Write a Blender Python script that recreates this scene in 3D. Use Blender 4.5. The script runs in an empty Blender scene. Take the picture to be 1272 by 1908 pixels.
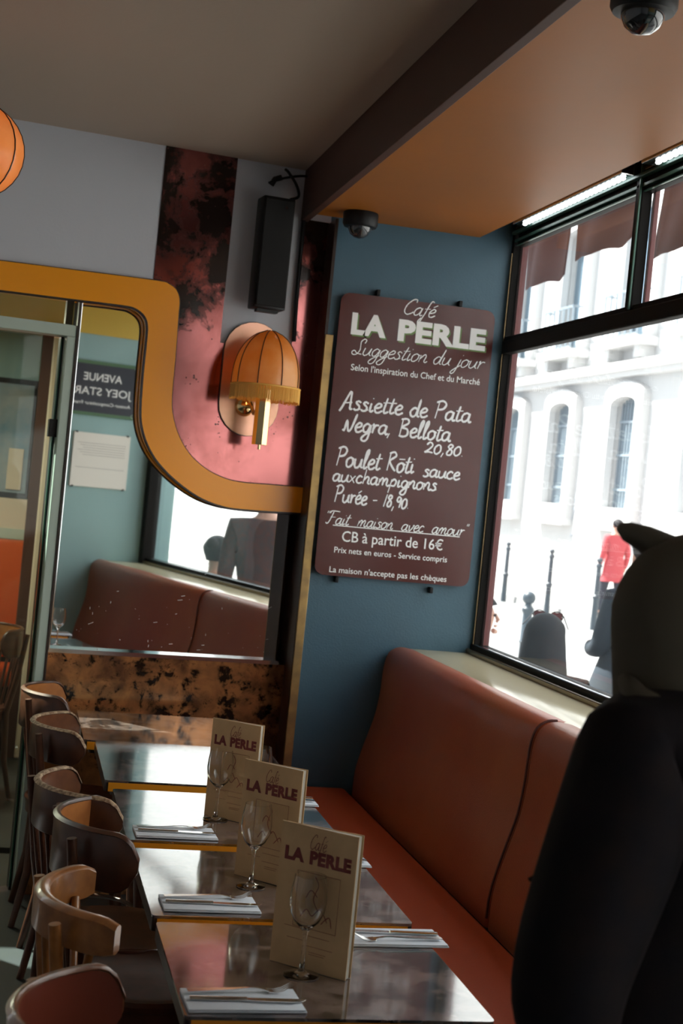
import bpy, bmesh, math, random
from mathutils import Vector, Matrix
from math import sin, cos, pi, radians, tan, atan2, hypot
random.seed(7)
S = bpy.context.scene; COL = S.collection
# ------------------------------------------------------------------ camera
YAW, PITCH, ROLL, FP = radians(12.7), radians(-.73), radians(5.64), 2742.0
EYE = Vector((0, 0, 1.70))
_f = Vector((sin(YAW)*cos(PITCH), cos(YAW)*cos(PITCH), sin(PITCH)))
_r = Vector((cos(YAW), -sin(YAW), 0)); _u = _r.cross(_f)
_r, _u = cos(ROLL)*_r + sin(ROLL)*_u, -sin(ROLL)*_r + cos(ROLL)*_u
cd = bpy.data.cameras.new('camera'); cam = bpy.data.objects.new('camera', cd); COL.objects.link(cam)
cd.sensor_fit = 'VERTICAL'; cd.sensor_height = 36; cd.sensor_width = 24; cd.lens = FP/1908*36
cd.clip_start = .05; cd.clip_end = 300
cam.matrix_world = Matrix(((_r.x, _u.x, -_f.x, EYE.x), (_r.y, _u.y, -_f.y, EYE.y), (_r.z, _u.z, -_f.z, EYE.z), (0, 0, 0, 1)))
cd.dof.use_dof = True; cd.dof.focus_distance = 3.9; cd.dof.aperture_fstop = 6.3
S.camera = cam
# ------------------------------------------------------------------ sky, sun, exposure
w = bpy.data.worlds.new('world'); S.world = w; w.use_nodes = True
bg = w.node_tree.nodes['Background']; bg.inputs[0].default_value = (.84, .91, 1, 1); bg.inputs[1].default_value = 2.1
sd = bpy.data.lights.new('sun', 'SUN'); so = bpy.data.objects.new('sun', sd); COL.objects.link(so)
sd.energy = 20; sd.angle = radians(.6); sd.color = (1, .96, .9)
so.rotation_euler = Vector((.42, -.40, -.82)).to_track_quat('-Z', 'Y').to_euler(); so.location = (-8, 8, 16)
S.view_settings.view_transform = 'Standard'; S.view_settings.look = 'None'
S.view_settings.gamma = 1; S.view_settings.use_curve_mapping = False
S.view_settings.exposure = 0.32

# ------------------------------------------------------------------ geometry of the view: pixel -> ray -> a plane of the room
def ray(x, y): return _f*FP + _r*(x-636) - _u*(y-954)
def onz(x, y, z): d = ray(x, y); return EYE + d*((z-EYE.z)/d.z)
def onx(x, y, X): d = ray(x, y); return EYE + d*(X/d.x)
def ony(x, y, Y): d = ray(x, y); return EYE + d*(Y/d.y)
def atd(x, y, D): return EYE + ray(x, y)*(D/FP)
def onp(x, y, p, n): d = ray(x, y); return EYE + d*((p-EYE).dot(n)/d.dot(n))
WA = radians(7)                                            # the mirror wall stands 7 degrees off square
WO = Vector((.66, 5.95, 0)); WU = Vector((cos(WA), sin(WA), 0)); WN = Vector((sin(WA), -cos(WA), 0)); ZV = Vector((0, 0, 1))
def wall(x, y, v=0):                                       # pixel -> (u, z) on the mirror wall, v metres in front of it
    p = onp(x, y, WO+WN*v, WN); return ((p-WO).dot(WU), p.z)
def W3(u, z, v=0): return WO + WU*u + WN*v + ZV*z
MA = radians(7); MN = Vector((sin(MA), -cos(MA), 0)); MU = Vector((cos(MA), sin(MA), 0))
def mirhit(x, y, X=None, Y=None):                          # where the line of sight ends after the mirror
    p = onp(x, y, WO, MN); d = ray(x, y); d = d - MN*(2*d.dot(MN))
    t = (X-p.x)/d.x if X is not None else (Y-p.y)/d.y
    return p + d*t

# ------------------------------------------------------------------ materials
def mat(name, col=(.8, .8, .8), rough=.5, metal=0, nz=None, bump=None, emit=None, trans=0, ior=1.5, coat=0, sss=0, sheen=0, spec=None):
    m = bpy.data.materials.new(name); m.use_nodes = True; nt = m.node_tree; b = nt.nodes['Principled BSDF']
    b.inputs['Base Color'].default_value = (*col, 1); b.inputs['Roughness'].default_value = rough
    b.inputs['Metallic'].default_value = metal; b.inputs['IOR'].default_value = ior
    b.inputs['Transmission Weight'].default_value = trans; b.inputs['Coat Weight'].default_value = coat
    if spec is not None: b.inputs['Specular IOR Level'].default_value = spec
    if sheen: b.inputs['Sheen Weight'].default_value = sheen
    if emit: b.inputs['Emission Color'].default_value = (*emit[0], 1); b.inputs['Emission Strength'].default_value = emit[1]
    tc = nt.nodes.new('ShaderNodeTexCoord')
    if nz:                                                 # (scale, second colour, amount, detail)
        n = nt.nodes.new('ShaderNodeTexNoise'); n.inputs['Scale'].default_value = nz[0]; n.inputs['Detail'].default_value = nz[3] if len(nz) > 3 else 6
        r = nt.nodes.new('ShaderNodeValToRGB'); r.color_ramp.elements[0].position = .35; r.color_ramp.elements[1].position = .65
        a = [c*(1-nz[2])+d*nz[2] for c, d in zip(col, nz[1])]
        r.color_ramp.elements[0].color = (*col, 1); r.color_ramp.elements[1].color = (*a, 1)
        nt.links.new(tc.outputs['Object'], n.inputs['Vector']); nt.links.new(n.outputs['Fac'], r.inputs[0]); nt.links.new(r.outputs[0], b.inputs['Base Color'])
    if bump:                                               # (scale, strength)
        n = nt.nodes.new('ShaderNodeTexNoise'); n.inputs['Scale'].default_value = bump[0]; n.inputs['Detail'].default_value = 4
        k = nt.nodes.new('ShaderNodeBump'); k.inputs['Strength'].default_value = bump[1]; k.inputs['Distance'].default_value = .01
        nt.links.new(tc.outputs['Object'], n.inputs['Vector']); nt.links.new(n.outputs['Fac'], k.inputs['Height']); nt.links.new(k.outputs[0], b.inputs['Normal'])
    return m

def patina(name, base, mid, dark, scale, metal, rough, zlo=None, zhi=None, bias=.5):
    # oxidised copper laminate: cloudy metal with dark blotches and round spots; blotches thicken between zlo and zhi, partly painting in the dark ceiling's reflection
    m = bpy.data.materials.new(name); m.use_nodes = True; nt = m.node_tree; N = nt.nodes; L = nt.links; b = N['Principled BSDF']
    tc = N.new('ShaderNodeTexCoord')
    def noise(s, d=8, r=.6, dist=0):
        n = N.new('ShaderNodeTexNoise'); n.inputs['Scale'].default_value = s; n.inputs['Detail'].default_value = d
        n.inputs['Roughness'].default_value = r; n.inputs['Distortion'].default_value = dist; L.new(tc.outputs['Object'], n.inputs['Vector']); return n.outputs['Fac']
    def math_(op, a, c, clamp=False):
        k = N.new('ShaderNodeMath'); k.operation = op; k.use_clamp = clamp
        for i, v in ((0, a), (1, c)):
            if isinstance(v, (int, float)): k.inputs[i].default_value = v
            else: L.new(v, k.inputs[i])
        return k.outputs[0]
    def ramp(fac, pts):
        r = N.new('ShaderNodeValToRGB'); e = r.color_ramp.elements
        e[0].position, e[0].color = pts[0][0], (*pts[0][1], 1); e[1].position, e[1].color = pts[-1][0], (*pts[-1][1], 1)
        for p, c in pts[1:-1]: q = e.new(p); q.color = (*c, 1)
        L.new(fac, r.inputs[0]); return r.outputs[0]
    cloud = noise(scale*.8, 6, .55, .4)
    colr = ramp(cloud, [(.35, mid), (.62, base)])
    blot = noise(scale, 10, .66, .3)
    vo = N.new('ShaderNodeTexVoronoi'); vo.inputs['Scale'].default_value = scale*12; L.new(tc.outputs['Object'], vo.inputs['Vector'])
    spot = math_('LESS_THAN', vo.outputs['Distance'], math_('MULTIPLY', math_('SUBTRACT', noise(scale*1.3, 3), .50), 2.2))
    thr = bias
    if zlo is not None:
        sx = N.new('ShaderNodeSeparateXYZ'); L.new(tc.outputs['Object'], sx.inputs[0])
        mr = N.new('ShaderNodeMapRange'); L.new(sx.outputs['Z'], mr.inputs['Value'])
        mr.inputs['From Min'].default_value = zlo; mr.inputs['From Max'].default_value = zhi
        mr.inputs['To Min'].default_value = bias+.1; mr.inputs['To Max'].default_value = bias-.13; thr = mr.outputs[0]
    msk = math_('MULTIPLY', math_('SUBTRACT', blot, thr), 14, True)
    msk = math_('MAXIMUM', msk, math_('MULTIPLY', spot, .8))
    mx = N.new('ShaderNodeMix'); mx.data_type = 'RGBA'; L.new(msk, mx.inputs[0]); L.new(colr, mx.inputs[6]); mx.inputs[7].default_value = (*dark, 1)
    L.new(mx.outputs[2], b.inputs['Base Color'])
    L.new(math_('MULTIPLY', math_('SUBTRACT', 1, math_('MULTIPLY', msk, .7)), metal), b.inputs['Metallic'])
    L.new(math_('ADD', rough, math_('MULTIPLY', noise(scale*2), rough*.8)), b.inputs['Roughness'])
    return m

M = {}
M['ceiling'] = mat('ceiling_paint', (.48, .39, .31), .75, bump=(60, .05))
M['wall'] = mat('grey_blue_wall_paint', (.58, .60, .65), .7, bump=(90, .05))
M['blue'] = mat('blue_wall_paint', (.060, .135, .19), .5, nz=(3, (.055, .115, .15), .5), bump=(120, .12))
M['turq'] = mat('turquoise_wall_paint', (.30, .47, .47), .55, bump=(120, .08))
M['soffit'] = mat('ochre_soffit_paint', (.42, .14, .018), .46, nz=(1.5, (.34, .13, .03), .6), spec=.3, bump=(7, .06))
M['beam'] = mat('brown_beam_paint', (.07, .026, .016), .6)
M['floor'] = mat('dark_floor_tile', (.035, .04, .037), .45, nz=(5, (.04, .045, .05), .8))
M['copper'] = patina('oxidised_copper_laminate', (.46, .155, .15), (.24, .07, .06), (.022, .012, .009), 5.5, .9, .10, 2.12, 2.5, .55)
M['plinth'] = patina('mottled_copper_laminate', (.62, .27, .10), (.20, .09, .045), (.02, .012, .008), 13, .45, .08, bias=.51)
M['top'] = patina('dark_marbled_table_laminate', (.21, .15, .13), (.11, .08, .075), (.02, .018, .018), 11, 0, .075, bias=.48); M['top'].node_tree.nodes['Principled BSDF'].inputs['IOR'].default_value = 2.2; M['top'].node_tree.nodes['Principled BSDF'].inputs['Coat Weight'].default_value = .7; M['top'].node_tree.nodes['Principled BSDF'].inputs['Coat IOR'].default_value = 1.9; M['top'].node_tree.nodes['Principled BSDF'].inputs['Coat Roughness'].default_value = .06
M['amber'] = mat('amber_laminate', (1.0, .37, .01), .25)
M['edge'] = mat('amber_table_edge', (.90, .36, .02), .4)
M['dark'] = mat('dark_brown_edge', (.035, .02, .015), .35)
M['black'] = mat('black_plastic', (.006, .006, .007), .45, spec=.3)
M['blackmetal'] = mat('black_window_metal', (.008, .007, .006), .6, spec=.15)
M['bronze'] = mat('bronze_window_bead', (.22, .16, .08), .25, metal=.7)
M['greenmetal'] = mat('dark_green_window_metal', (.05, .12, .09), .3, metal=.3)
M['burg'] = mat('burgundy_paint', (.16, .03, .03), .45)
M['brass'] = mat('brushed_brass', (.80, .56, .25), .28, metal=1, nz=(40, (.6, .42, .2), .6))
M['shinybrass'] = mat('polished_brass', (.95, .70, .35), .12, metal=1)
M['brassstrip'] = mat('brass_corner_strip', (.55, .36, .14), .4, metal=.7, nz=(14, (.3, .2, .1), .8))
M['leather'] = mat('red_brown_leather', (.40, .085, .035), .33, nz=(2.5, (.46, .14, .055), .8), bump=(220, .12))
M['seatleather'] = mat('orange_red_leather', (.66, .11, .028), .40, bump=(220, .12))
M['seam'] = mat('dark_leather_seam', (.10, .025, .018), .5)
M['sill'] = mat('cream_yellow_ledge', (.97, .86, .58), .14)
M['mirror'] = mat('mirror_silver', (.92, .94, .93), .015, metal=1)
M['chrome'] = mat('chrome_steel', (.85, .86, .88), .12, metal=1)
M['steel'] = mat('cutlery_steel', (.78, .77, .75), .16, metal=1)
M['board'] = mat('brown_chalkboard', (.080, .014, .011), .2, nz=(4, (.10, .02, .015), .6))
M['chalk'] = mat('white_chalk_paint', (.95, .95, .96), .8)
M['white'] = mat('white_print', (.95, .95, .94), .6)
M['greenink'] = mat('green_print', (.14, .24, .07), .6)
M['paper'] = mat('white_napkin_paper', (.78, .84, .92), .8, bump=(150, .1))
M['menu'] = mat('kraft_cream_card', (.74, .50, .26), .7, nz=(30, (.66, .44, .23), .6))
M['page'] = mat('white_page_edges', (.85, .82, .75), .7)
M['ink'] = mat('burgundy_menu_ink', (.22, .035, .03), .6)
M['faintink'] = mat('faint_red_menu_ink', (.34, .10, .06), .6)
def glassmat(name, tint=(1, 1, 1), rough=0, dust=.008):
    m = bpy.data.materials.new(name); m.use_nodes = True; nt = m.node_tree; nt.nodes.clear()
    o = nt.nodes.new('ShaderNodeOutputMaterial'); g = nt.nodes.new('ShaderNodeBsdfGlossy'); t = nt.nodes.new('ShaderNodeBsdfTransparent'); x = nt.nodes.new('ShaderNodeMixShader')
    fr = nt.nodes.new('ShaderNodeFresnel'); ge = nt.nodes.new('ShaderNodeNewGeometry'); mr = nt.nodes.new('ShaderNodeMapRange'); mr.inputs['To Min'].default_value = 1.32; mr.inputs['To Max'].default_value = 1/1.32
    nt.links.new(ge.outputs['Backfacing'], mr.inputs['Value']); nt.links.new(mr.outputs[0], fr.inputs[0])
    t.inputs[0].default_value = (*tint, 1); g.inputs['Roughness'].default_value = rough
    tr = nt.nodes.new('ShaderNodeBsdfTranslucent'); x2 = nt.nodes.new('ShaderNodeMixShader'); x2.inputs[0].default_value = dust
    nt.links.new(t.outputs[0], x2.inputs[1]); nt.links.new(tr.outputs[0], x2.inputs[2])
    for a, b in ((fr.outputs[0], x.inputs[0]), (x2.outputs[0], x.inputs[1]), (g.outputs[0], x.inputs[2]), (x.outputs[0], o.inputs[0])): nt.links.new(a, b)
    return m
M['pane'] = glassmat('window_glass', (.97, .99, .985))
M['doorglass'] = glassmat('door_glass', (.80, .88, .84))
M['wineglass'] = mat('clear_wine_glass', (1, 1, 1), 0, trans=1, ior=1.45)
M['domeglass'] = mat('smoked_dome_glass', (.02, .022, .026), .04, coat=1)
M['wood'] = mat('worn_brown_wood', (.20, .075, .03), .28, nz=(22, (.12, .04, .018), .9), coat=.25)
M['woodlight'] = mat('honey_brown_wood', (.38, .15, .04), .3, nz=(26, (.22, .08, .02), .9), coat=.25)
M['wooddark'] = mat('dark_stained_wood', (.10, .035, .018), .3, nz=(22, (.05, .02, .01), .8))
M['veneer'] = mat('orange_veneer', (.52, .20, .055), .35, nz=(30, (.4, .14, .04), .8))
M['worn'] = mat('bare_worn_wood_edge', (.55, .40, .25), .7, nz=(90, (.15, .07, .03), 1))
M['redwood'] = mat('red_brown_veneer', (.16, .035, .02), .3)
M['iron'] = mat('cast_iron', (.02, .02, .02), .5, metal=.4)
M['doorframe'] = mat('grey_green_frame_paint', (.48, .58, .50), .45)
M['cream'] = mat('cream_paint', (.68, .58, .45), .6)
M['stone'] = mat('pale_limestone', (.54, .53, .52), .85, nz=(.6, (.49, .48, .47), .6), bump=(8, .2))
M['stonetrim'] = mat('pale_limestone_trim', (.60, .59, .58), .85, bump=(8, .1))
M['farpane'] = mat('dim_blue_window', (.10, .15, .19), .25)
M['grille'] = mat('grey_iron_grille', (.24, .29, .33), .5)
M['asphalt'] = mat('pale_asphalt', (.24, .24, .24), .9, nz=(12, (.20, .20, .20), .8))
M['pavement'] = mat('pale_pavement', (.34, .33, .32), .9, nz=(5, (.30, .29, .28), .8))
M['post'] = mat('blue_black_iron_post', (.045, .06, .075), .45)
M['awning'] = mat('burgundy_awning_canvas', (.07, .014, .012), .85, bump=(200, .1))
M['skin'] = mat('skin', (.60, .33, .24), .5)
M['hair'] = mat('dark_brown_hair', (.012, .012, .016), .7, nz=(60, (.03, .022, .022), .6), spec=.25)
M['coat'] = mat('dark_coat_wool', (.006, .005, .007), .9, nz=(20, (.016, .009, .007), .5), spec=.2)
M['cap'] = mat('olive_brown_cap', (.060, .050, .032), .8)
M['trouser'] = mat('dark_trouser_cloth', (.03, .035, .05), .85)
M['redcoat'] = mat('red_coat_cloth', (.45, .06, .07), .8)
M['navy'] = mat('navy_coat_cloth', (.018, .03, .045), .85)
M['teal'] = mat('teal_bag_cloth', (.03, .24, .21), .7)
M['whitecloth'] = mat('white_shirt_cloth', (.75, .74, .72), .8)
M['redbrown'] = mat('russet_jacket_cloth', (.09, .028, .022), .85, nz=(40, (.03, .025, .03), .9))
M['green'] = mat('enamel_green', (.07, .16, .07), .4)
M['signnavy'] = mat('enamel_navy', (.010, .012, .025), .35)
M['poster'] = mat('blue_poster_print', (.10, .22, .32), .6, nz=(5, (.45, .45, .42), .6))
M['stool'] = mat('rattan', (.4, .3, .2), .8)
def shade_mat():                                           # oiled parchment that lets its own bulb and the daylight through
    m = mat('amber_parchment', (.66, .20, .02), .28, nz=(6, (.92, .55, .24), .9)); nt = m.node_tree; b = nt.nodes['Principled BSDF']
    t = nt.nodes.new('ShaderNodeBsdfTranslucent'); t.inputs[0].default_value = (.95, .42, .08, 1); x = nt.nodes.new('ShaderNodeMixShader'); x.inputs[0].default_value = .35
    o = nt.nodes['Material Output']; nt.links.new(b.outputs[0], x.inputs[1]); nt.links.new(t.outputs[0], x.inputs[2]); nt.links.new(x.outputs[0], o.inputs[0]); return m
M['shade'] = shade_mat()
M['fringe'] = mat('gold_fringe', (.80, .42, .08), .5)
M['led'] = mat('led_emitter', (1, 1, 1), .5, emit=((.92, .97, 1), 4))
M['bulb'] = mat('warm_bulb', (1, .8, .5), .4, emit=((1, .62, .28), 3))

# ------------------------------------------------------------------ building helpers
def tag(o, label=None, cat=None, group=None, kind=None):
    for k, v in (('label', label), ('category', cat), ('group', group), ('kind', kind)):
        if v: o[k] = v
    return o
def empty(name, loc=(0, 0, 0), label=None, cat=None, group=None, rz=0):
    o = bpy.data.objects.new(name, None); COL.objects.link(o); o.location = loc; o.rotation_euler = (0, 0, rz); o.empty_display_size = .1
    return tag(o, label, cat, group)
def link(name, me, material, parent=None, smooth=None, recalc=True):
    if recalc:
        b = bmesh.new(); b.from_mesh(me); bmesh.ops.recalc_face_normals(b, faces=b.faces); b.to_mesh(me); b.free()
    o = bpy.data.objects.new(name, me); COL.objects.link(o)
    if material: me.materials.clear(); me.materials.append(M[material] if isinstance(material, str) else material)
    if smooth: me.shade_smooth(); me.set_sharp_from_angle(angle=radians(smooth))
    if parent: o.parent = parent
    return o
def frames(pts, up=None):
    out = []; n = len(pts); prev = None
    for i in range(n):
        t = (pts[min(i+1, n-1)]-pts[max(i-1, 0)]).normalized()
        if prev is None:
            a = up or (Vector((0, 0, 1)) if abs(t.z) < .9 else Vector((1, 0, 0))); prev = (a - t*a.dot(t)).normalized()
        else: prev = (prev - t*prev.dot(t)).normalized()
        out.append((t, prev, t.cross(prev)))
    return out
class MB:
    def __init__(s): s.v = []; s.f = []
    def add(s, vs, fs): k = len(s.v); s.v += [tuple(v) for v in vs]; s.f += [tuple(i+k for i in f) for f in fs]; return s
    def box(s, x0, x1, y0, y1, z0, z1, T=None, bev=0, seg=2):
        b = bmesh.new(); bmesh.ops.create_cube(b, size=1)
        for v in b.verts: v.co = Vector((x0+(x1-x0)*(v.co.x+.5), y0+(y1-y0)*(v.co.y+.5), z0+(z1-z0)*(v.co.z+.5)))
        if bev: bmesh.ops.bevel(b, geom=b.edges[:], offset=bev, segments=seg, affect='EDGES', profile=.5)
        return s.bm(b, T)
    def bm(s, b, T=None):
        b.verts.index_update(); s.add([T @ v.co if T else v.co for v in b.verts], [[v.index for v in f.verts] for f in b.faces]); b.free(); return s
    def tube(s, pts, r, n=8, up=None, flat=1, caps=True):
        pts = [Vector(p) for p in pts]; fr = frames(pts, up); vs = []; fs = []
        for i, p in enumerate(pts):
            R = r[i] if isinstance(r, (list, tuple)) else r
            for k in range(n):
                a = 2*pi*k/n; vs.append(p + fr[i][1]*cos(a)*R*flat + fr[i][2]*sin(a)*R)
        for i in range(len(pts)-1):
            for k in range(n): fs.append((i*n+k, i*n+(k+1) % n, (i+1)*n+(k+1) % n, (i+1)*n+k))
        if caps: fs.append(tuple(range(n))[::-1]); fs.append(tuple(range((len(pts)-1)*n, len(pts)*n)))
        return s.add(vs, fs)
    def lathe(s, prof, n=24, o=(0, 0, 0), T=None, arc=2*pi, closed=True):
        vs = []; fs = []; m = n if closed else n+1
        for r, z in prof:
            for k in range(m):
                a = arc*k/n; p = Vector((r*cos(a), r*sin(a), z)); p = T @ p if T else p + Vector(o); vs.append(p)
        for i in range(len(prof)-1):
            for k in range(n):
                k2 = (k+1) % m if closed else k+1; fs.append((i*m+k, i*m+k2, (i+1)*m+k2, (i+1)*m+k))
        return s.add(vs, fs)
    def prism(s, poly, fn, a, b):                          # outline [(x, y)] swept between depths a and b; fn(x, y, d) -> point
        n = len(poly); s.add([fn(x, y, a) for x, y in poly]+[fn(x, y, b) for x, y in poly],
                             [tuple(range(n)), tuple(range(n, 2*n))[::-1]]+[(i, (i+1) % n, (i+1) % n+n, i+n) for i in range(n)]); return s
    def strip(s, A, B, fn, a, b):                          # band between two outlines of equal length
        n = len(A); P = [fn(*p, a) for p in A]+[fn(*p, a) for p in B]+[fn(*p, b) for p in A]+[fn(*p, b) for p in B]; f = []
        for i in range(n-1):
            f += [(i, i+1, n+i+1, n+i), (2*n+i, 3*n+i, 3*n+i+1, 2*n+i+1), (i, 2*n+i, 2*n+i+1, i+1), (n+i, n+i+1, 3*n+i+1, 3*n+i)]
        f += [(0, n, 3*n, 2*n), (n-1, 3*n-1, 4*n-1, 2*n-1)]
        return s.add(P, f)
    def build(s, name, material, parent=None, smooth=None, recalc=True):
        me = bpy.data.meshes.new(name); me.from_pydata(s.v, [], s.f); return link(name, me, material, parent, smooth, recalc)
def kids(o): return [c for c in bpy.data.objects if c.parent == o]
def copy_tree(o, parent=None):
    c = o.copy(); COL.objects.link(c); c.parent = parent
    for ch in o['_k'] if '_k' in o else kids(o): copy_tree(ch, c)
    return c
def catmull(P, n=6):
    if len(P) < 3: return [tuple(p) for p in P]
    P = [tuple(p) for p in P]; Q = [P[0]]+P+[P[-1]]; out = []
    for i in range(1, len(Q)-2):
        for k in range(n):
            t = k/n; a, b, c, d = Q[i-1], Q[i], Q[i+1], Q[i+2]
            out.append(tuple(.5*((2*b[j])+(-a[j]+c[j])*t+(2*a[j]-5*b[j]+4*c[j]-d[j])*t*t+(-a[j]+3*b[j]-3*c[j]+d[j])*t**3) for j in range(len(b))))
    return out+[P[-1]]
def round_poly(P, r, n=6):                                 # round polygon corners; r number or list
    out = []; m = len(P)
    for i in range(m):
        p, a, b = Vector(P[i]), Vector(P[i-1]), Vector(P[(i+1) % m]); R = r[i] if isinstance(r, (list, tuple)) else r
        if not R: out.append(tuple(p)); continue
        u, v = (a-p).normalized(), (b-p).normalized(); s = p+u*R; e = p+v*R
        for k in range(n+1):
            t = k/n; out.append(tuple(s*(1-t)**2+p*2*t*(1-t)+e*t*t))
    return out
# ---- lettering
def text(s, O, U, V, x0, y0, wid, hei, material, parent, name='lettering', bold=0, shear=0, lift=.0006, thick=.0006, mono=False):
    c = bpy.data.curves.new('t', 'FONT'); c.body = s; c.size = 1; c.offset = max(bold, .008); c.shear = shear; c.resolution_u = 3; c.space_character = 1.0 + bold*1.2
    o = bpy.data.objects.new('t', c); COL.objects.link(o); bpy.context.view_layer.update()
    me = bpy.data.meshes.new_from_object(o.evaluated_get(bpy.context.evaluated_depsgraph_get()))
    xs = [v.co.x for v in me.vertices]; ys = [v.co.y for v in me.vertices]
    if name == 'lettering' and hei is None: hei = 0
    ax, bx = min(xs), max(xs); sx = wid/(bx-ax); sy = hei/.7     # hei = cap height
    N = U.cross(V)
    for v in me.vertices: v.co = O + U*(x0+(v.co.x-ax)*sx) + V*(y0+v.co.y*sy) + N*lift
    bpy.data.objects.remove(o); bpy.data.curves.remove(c); me.name = name
    return link(name, me, material, parent, recalc=False)
G = {  # single-stroke hand: (advance, strokes); x-height .5, capital 1, baseline 0
'a': (.52, [[(.40, .42), (.26, .5), (.08, .38), (.05, .12), (.18, 0), (.34, .12), (.40, .40)], [(.42, .5), (.40, .12), (.46, .0), (.56, .06)]]),
'b': (.46, [[(.1, 1), (.06, .1), (.25, 0), (.42, .2), (.3, .45), (.1, .3)]]),
'c': (.42, [[(.38, .4), (.22, .5), (.05, .3), (.08, .06), (.25, 0), (.42, .1)]]),
'd': (.52, [[(.4, .4), (.22, .48), (.05, .25), (.15, 0), (.35, .12), (.46, .98), (.42, .12), (.55, .02)]]),
'e': (.42, [[(.05, .22), (.3, .3), (.34, .45), (.2, .5), (.05, .28), (.12, .02), (.28, 0), (.44, .12)]]),
'f': (.34, [[(.4, .92), (.28, 1.0), (.2, .8), (.14, .1), (.05, -.4), (-.05, -.35), (.05, -.1)], [(.04, .46), (.36, .5)]]),
'g': (.48, [[(.4, .4), (.22, .5), (.05, .3), (.12, .04), (.3, .08), (.42, .45), (.38, -.3), (.2, -.48), (.05, -.35), (.2, -.12), (.5, .1)]]),
'h': (.5, [[(.12, 1), (.06, 0)], [(.08, .25), (.25, .5), (.38, .4), (.36, .1), (.5, .02)]]),
'i': (.26, [[(.1, .48), (.08, .12), (.14, 0), (.26, .1)], [(.14, .72), (.15, .76)]]),
'j': (.28, [[(.18, .48), (.12, -.3), (0, -.48), (-.1, -.38), (.05, -.15), (.3, .1)], [(.2, .72), (.21, .76)]]),
'l': (.28, [[(.06, .2), (.22, .8), (.2, 1.0), (.1, .8), (.08, .12), (.16, 0), (.28, .12)]]),
'm': (.74, [[(.05, .46), (.06, 0)], [(.06, .2), (.2, .5), (.3, .4), (.3, 0)], [(.3, .2), (.46, .5), (.56, .4), (.55, .1), (.66, 0), (.76, .1)]]),
'n': (.52, [[(.05, .46), (.06, 0)], [(.06, .2), (.24, .5), (.36, .4), (.35, .1), (.44, 0), (.54, .1)]]),
'o': (.46, [[(.22, .5), (.05, .35), (.08, .05), (.25, 0), (.4, .2), (.35, .44), (.2, .5), (.48, .4)]]),
'p': (.48, [[(.1, .48), (.02, -.45)], [(.08, .3), (.25, .5), (.4, .35), (.32, .06), (.1, .06)]]),
'r': (.38, [[(.05, .4), (.1, .5), (.1, 0)], [(.1, .25), (.22, .46), (.38, .46)]]),
's': (.38, [[(.34, .42), (.2, .5), (.1, .4), (.28, .22), (.26, .04), (.1, 0), (.02, .08)], [(.26, .04), (.38, .08)]]),
't': (.32, [[(.18, .85), (.1, .15), (.18, 0), (.34, .1)], [(.0, .56), (.36, .6)]]),
'u': (.52, [[(.06, .48), (.06, .12), (.2, 0), (.36, .15), (.42, .48), (.42, .12), (.54, .02)]]),
'v': (.46, [[(.05, .46), (.18, 0), (.36, .3), (.38, .48), (.48, .42)]]),
'x': (.46, [[(.05, .48), (.38, 0)], [(.38, .48), (.04, 0)]]),
'A': (.66, [[(.0, -.15), (.1, .1), (.38, 1), (.46, .5), (.5, .05), (.62, .05)], [(.1, .32), (.55, .4)]]),
'B': (.62, [[(.12, .98), (.1, 0)], [(.02, .95), (.35, 1.0), (.45, .78), (.15, .52), (.45, .42), (.5, .12), (.3, 0), (.05, .04)]]),
'C': (.62, [[(.55, .8), (.5, .98), (.3, .95), (.08, .6), (.08, .2), (.28, 0), (.5, .08), (.62, .2)]]),
'F': (.62, [[(-.02, .82), (.06, 1.02), (.70, 1.0)], [(.22, 1.0), (.14, .25), (.02, .0), (-.12, .1)], [(.10, .52), (.50, .55)]]),
'N': (.62, [[(.0, .05), (.1, .0), (.16, .55), (.3, .0), (.45, .1), (.62, .95)]]),
'P': (.56, [[(.14, .95), (.08, 0)], [(.0, .9), (.3, 1.02), (.5, .85), (.4, .58), (.12, .5)]]),
'R': (.6, [[(.12, .95), (.08, 0)], [(.05, .9), (.32, 1), (.45, .8), (.15, .52), (.35, .2), (.55, 0)]]),
'S': (.6, [[(.5, .75), (.52, .95), (.38, 1.02), (.26, .85), (.32, .6), (.4, .3), (.3, .02), (.1, 0), (.0, .15), (.12, .25), (.3, .1), (.6, .05)]]),
'0': (.42, [[(.2, .6), (.05, .4), (.06, .1), (.2, 0), (.36, .2), (.32, .52), (.18, .6)]]),
'1': (.26, [[(.2, .75), (.08, 0)]]),
'2': (.46, [[(.05, .5), (.2, .68), (.36, .5), (.2, .2), (.02, .02), (.2, .06), (.45, .02)]]),
'8': (.4, [[(.34, .6), (.18, .7), (.08, .52), (.3, .3), (.28, .05), (.1, .02), (.08, .22), (.34, .6)]]),
'9': (.4, [[(.34, .55), (.15, .65), (.06, .45), (.2, .34), (.34, .55), (.28, 0)]]),
',': (.24, [[(.12, .08), (.04, -.2)]]), '.': (.2, [[(.06, .02), (.09, .03)]]), '-': (.44, [[(.06, .28), (.36, .3)]]),
'"': (.28, [[(.06, 1), (.04, .82)], [(.18, 1), (.16, .82)]]), "'": (.15, [[(.06, 1), (.04, .82)]]), ' ': (.34, []), }
ACC = {'é': ('e', [[(.14, .62), (.34, .78)]]), 'è': ('e', [[(.1, .78), (.26, .62)]]), 'ô': ('o', [[(.06, .68), (.4, .70)]]), 'ë': ('e', [[(.05, .68), (.4, .7)]])}
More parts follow.
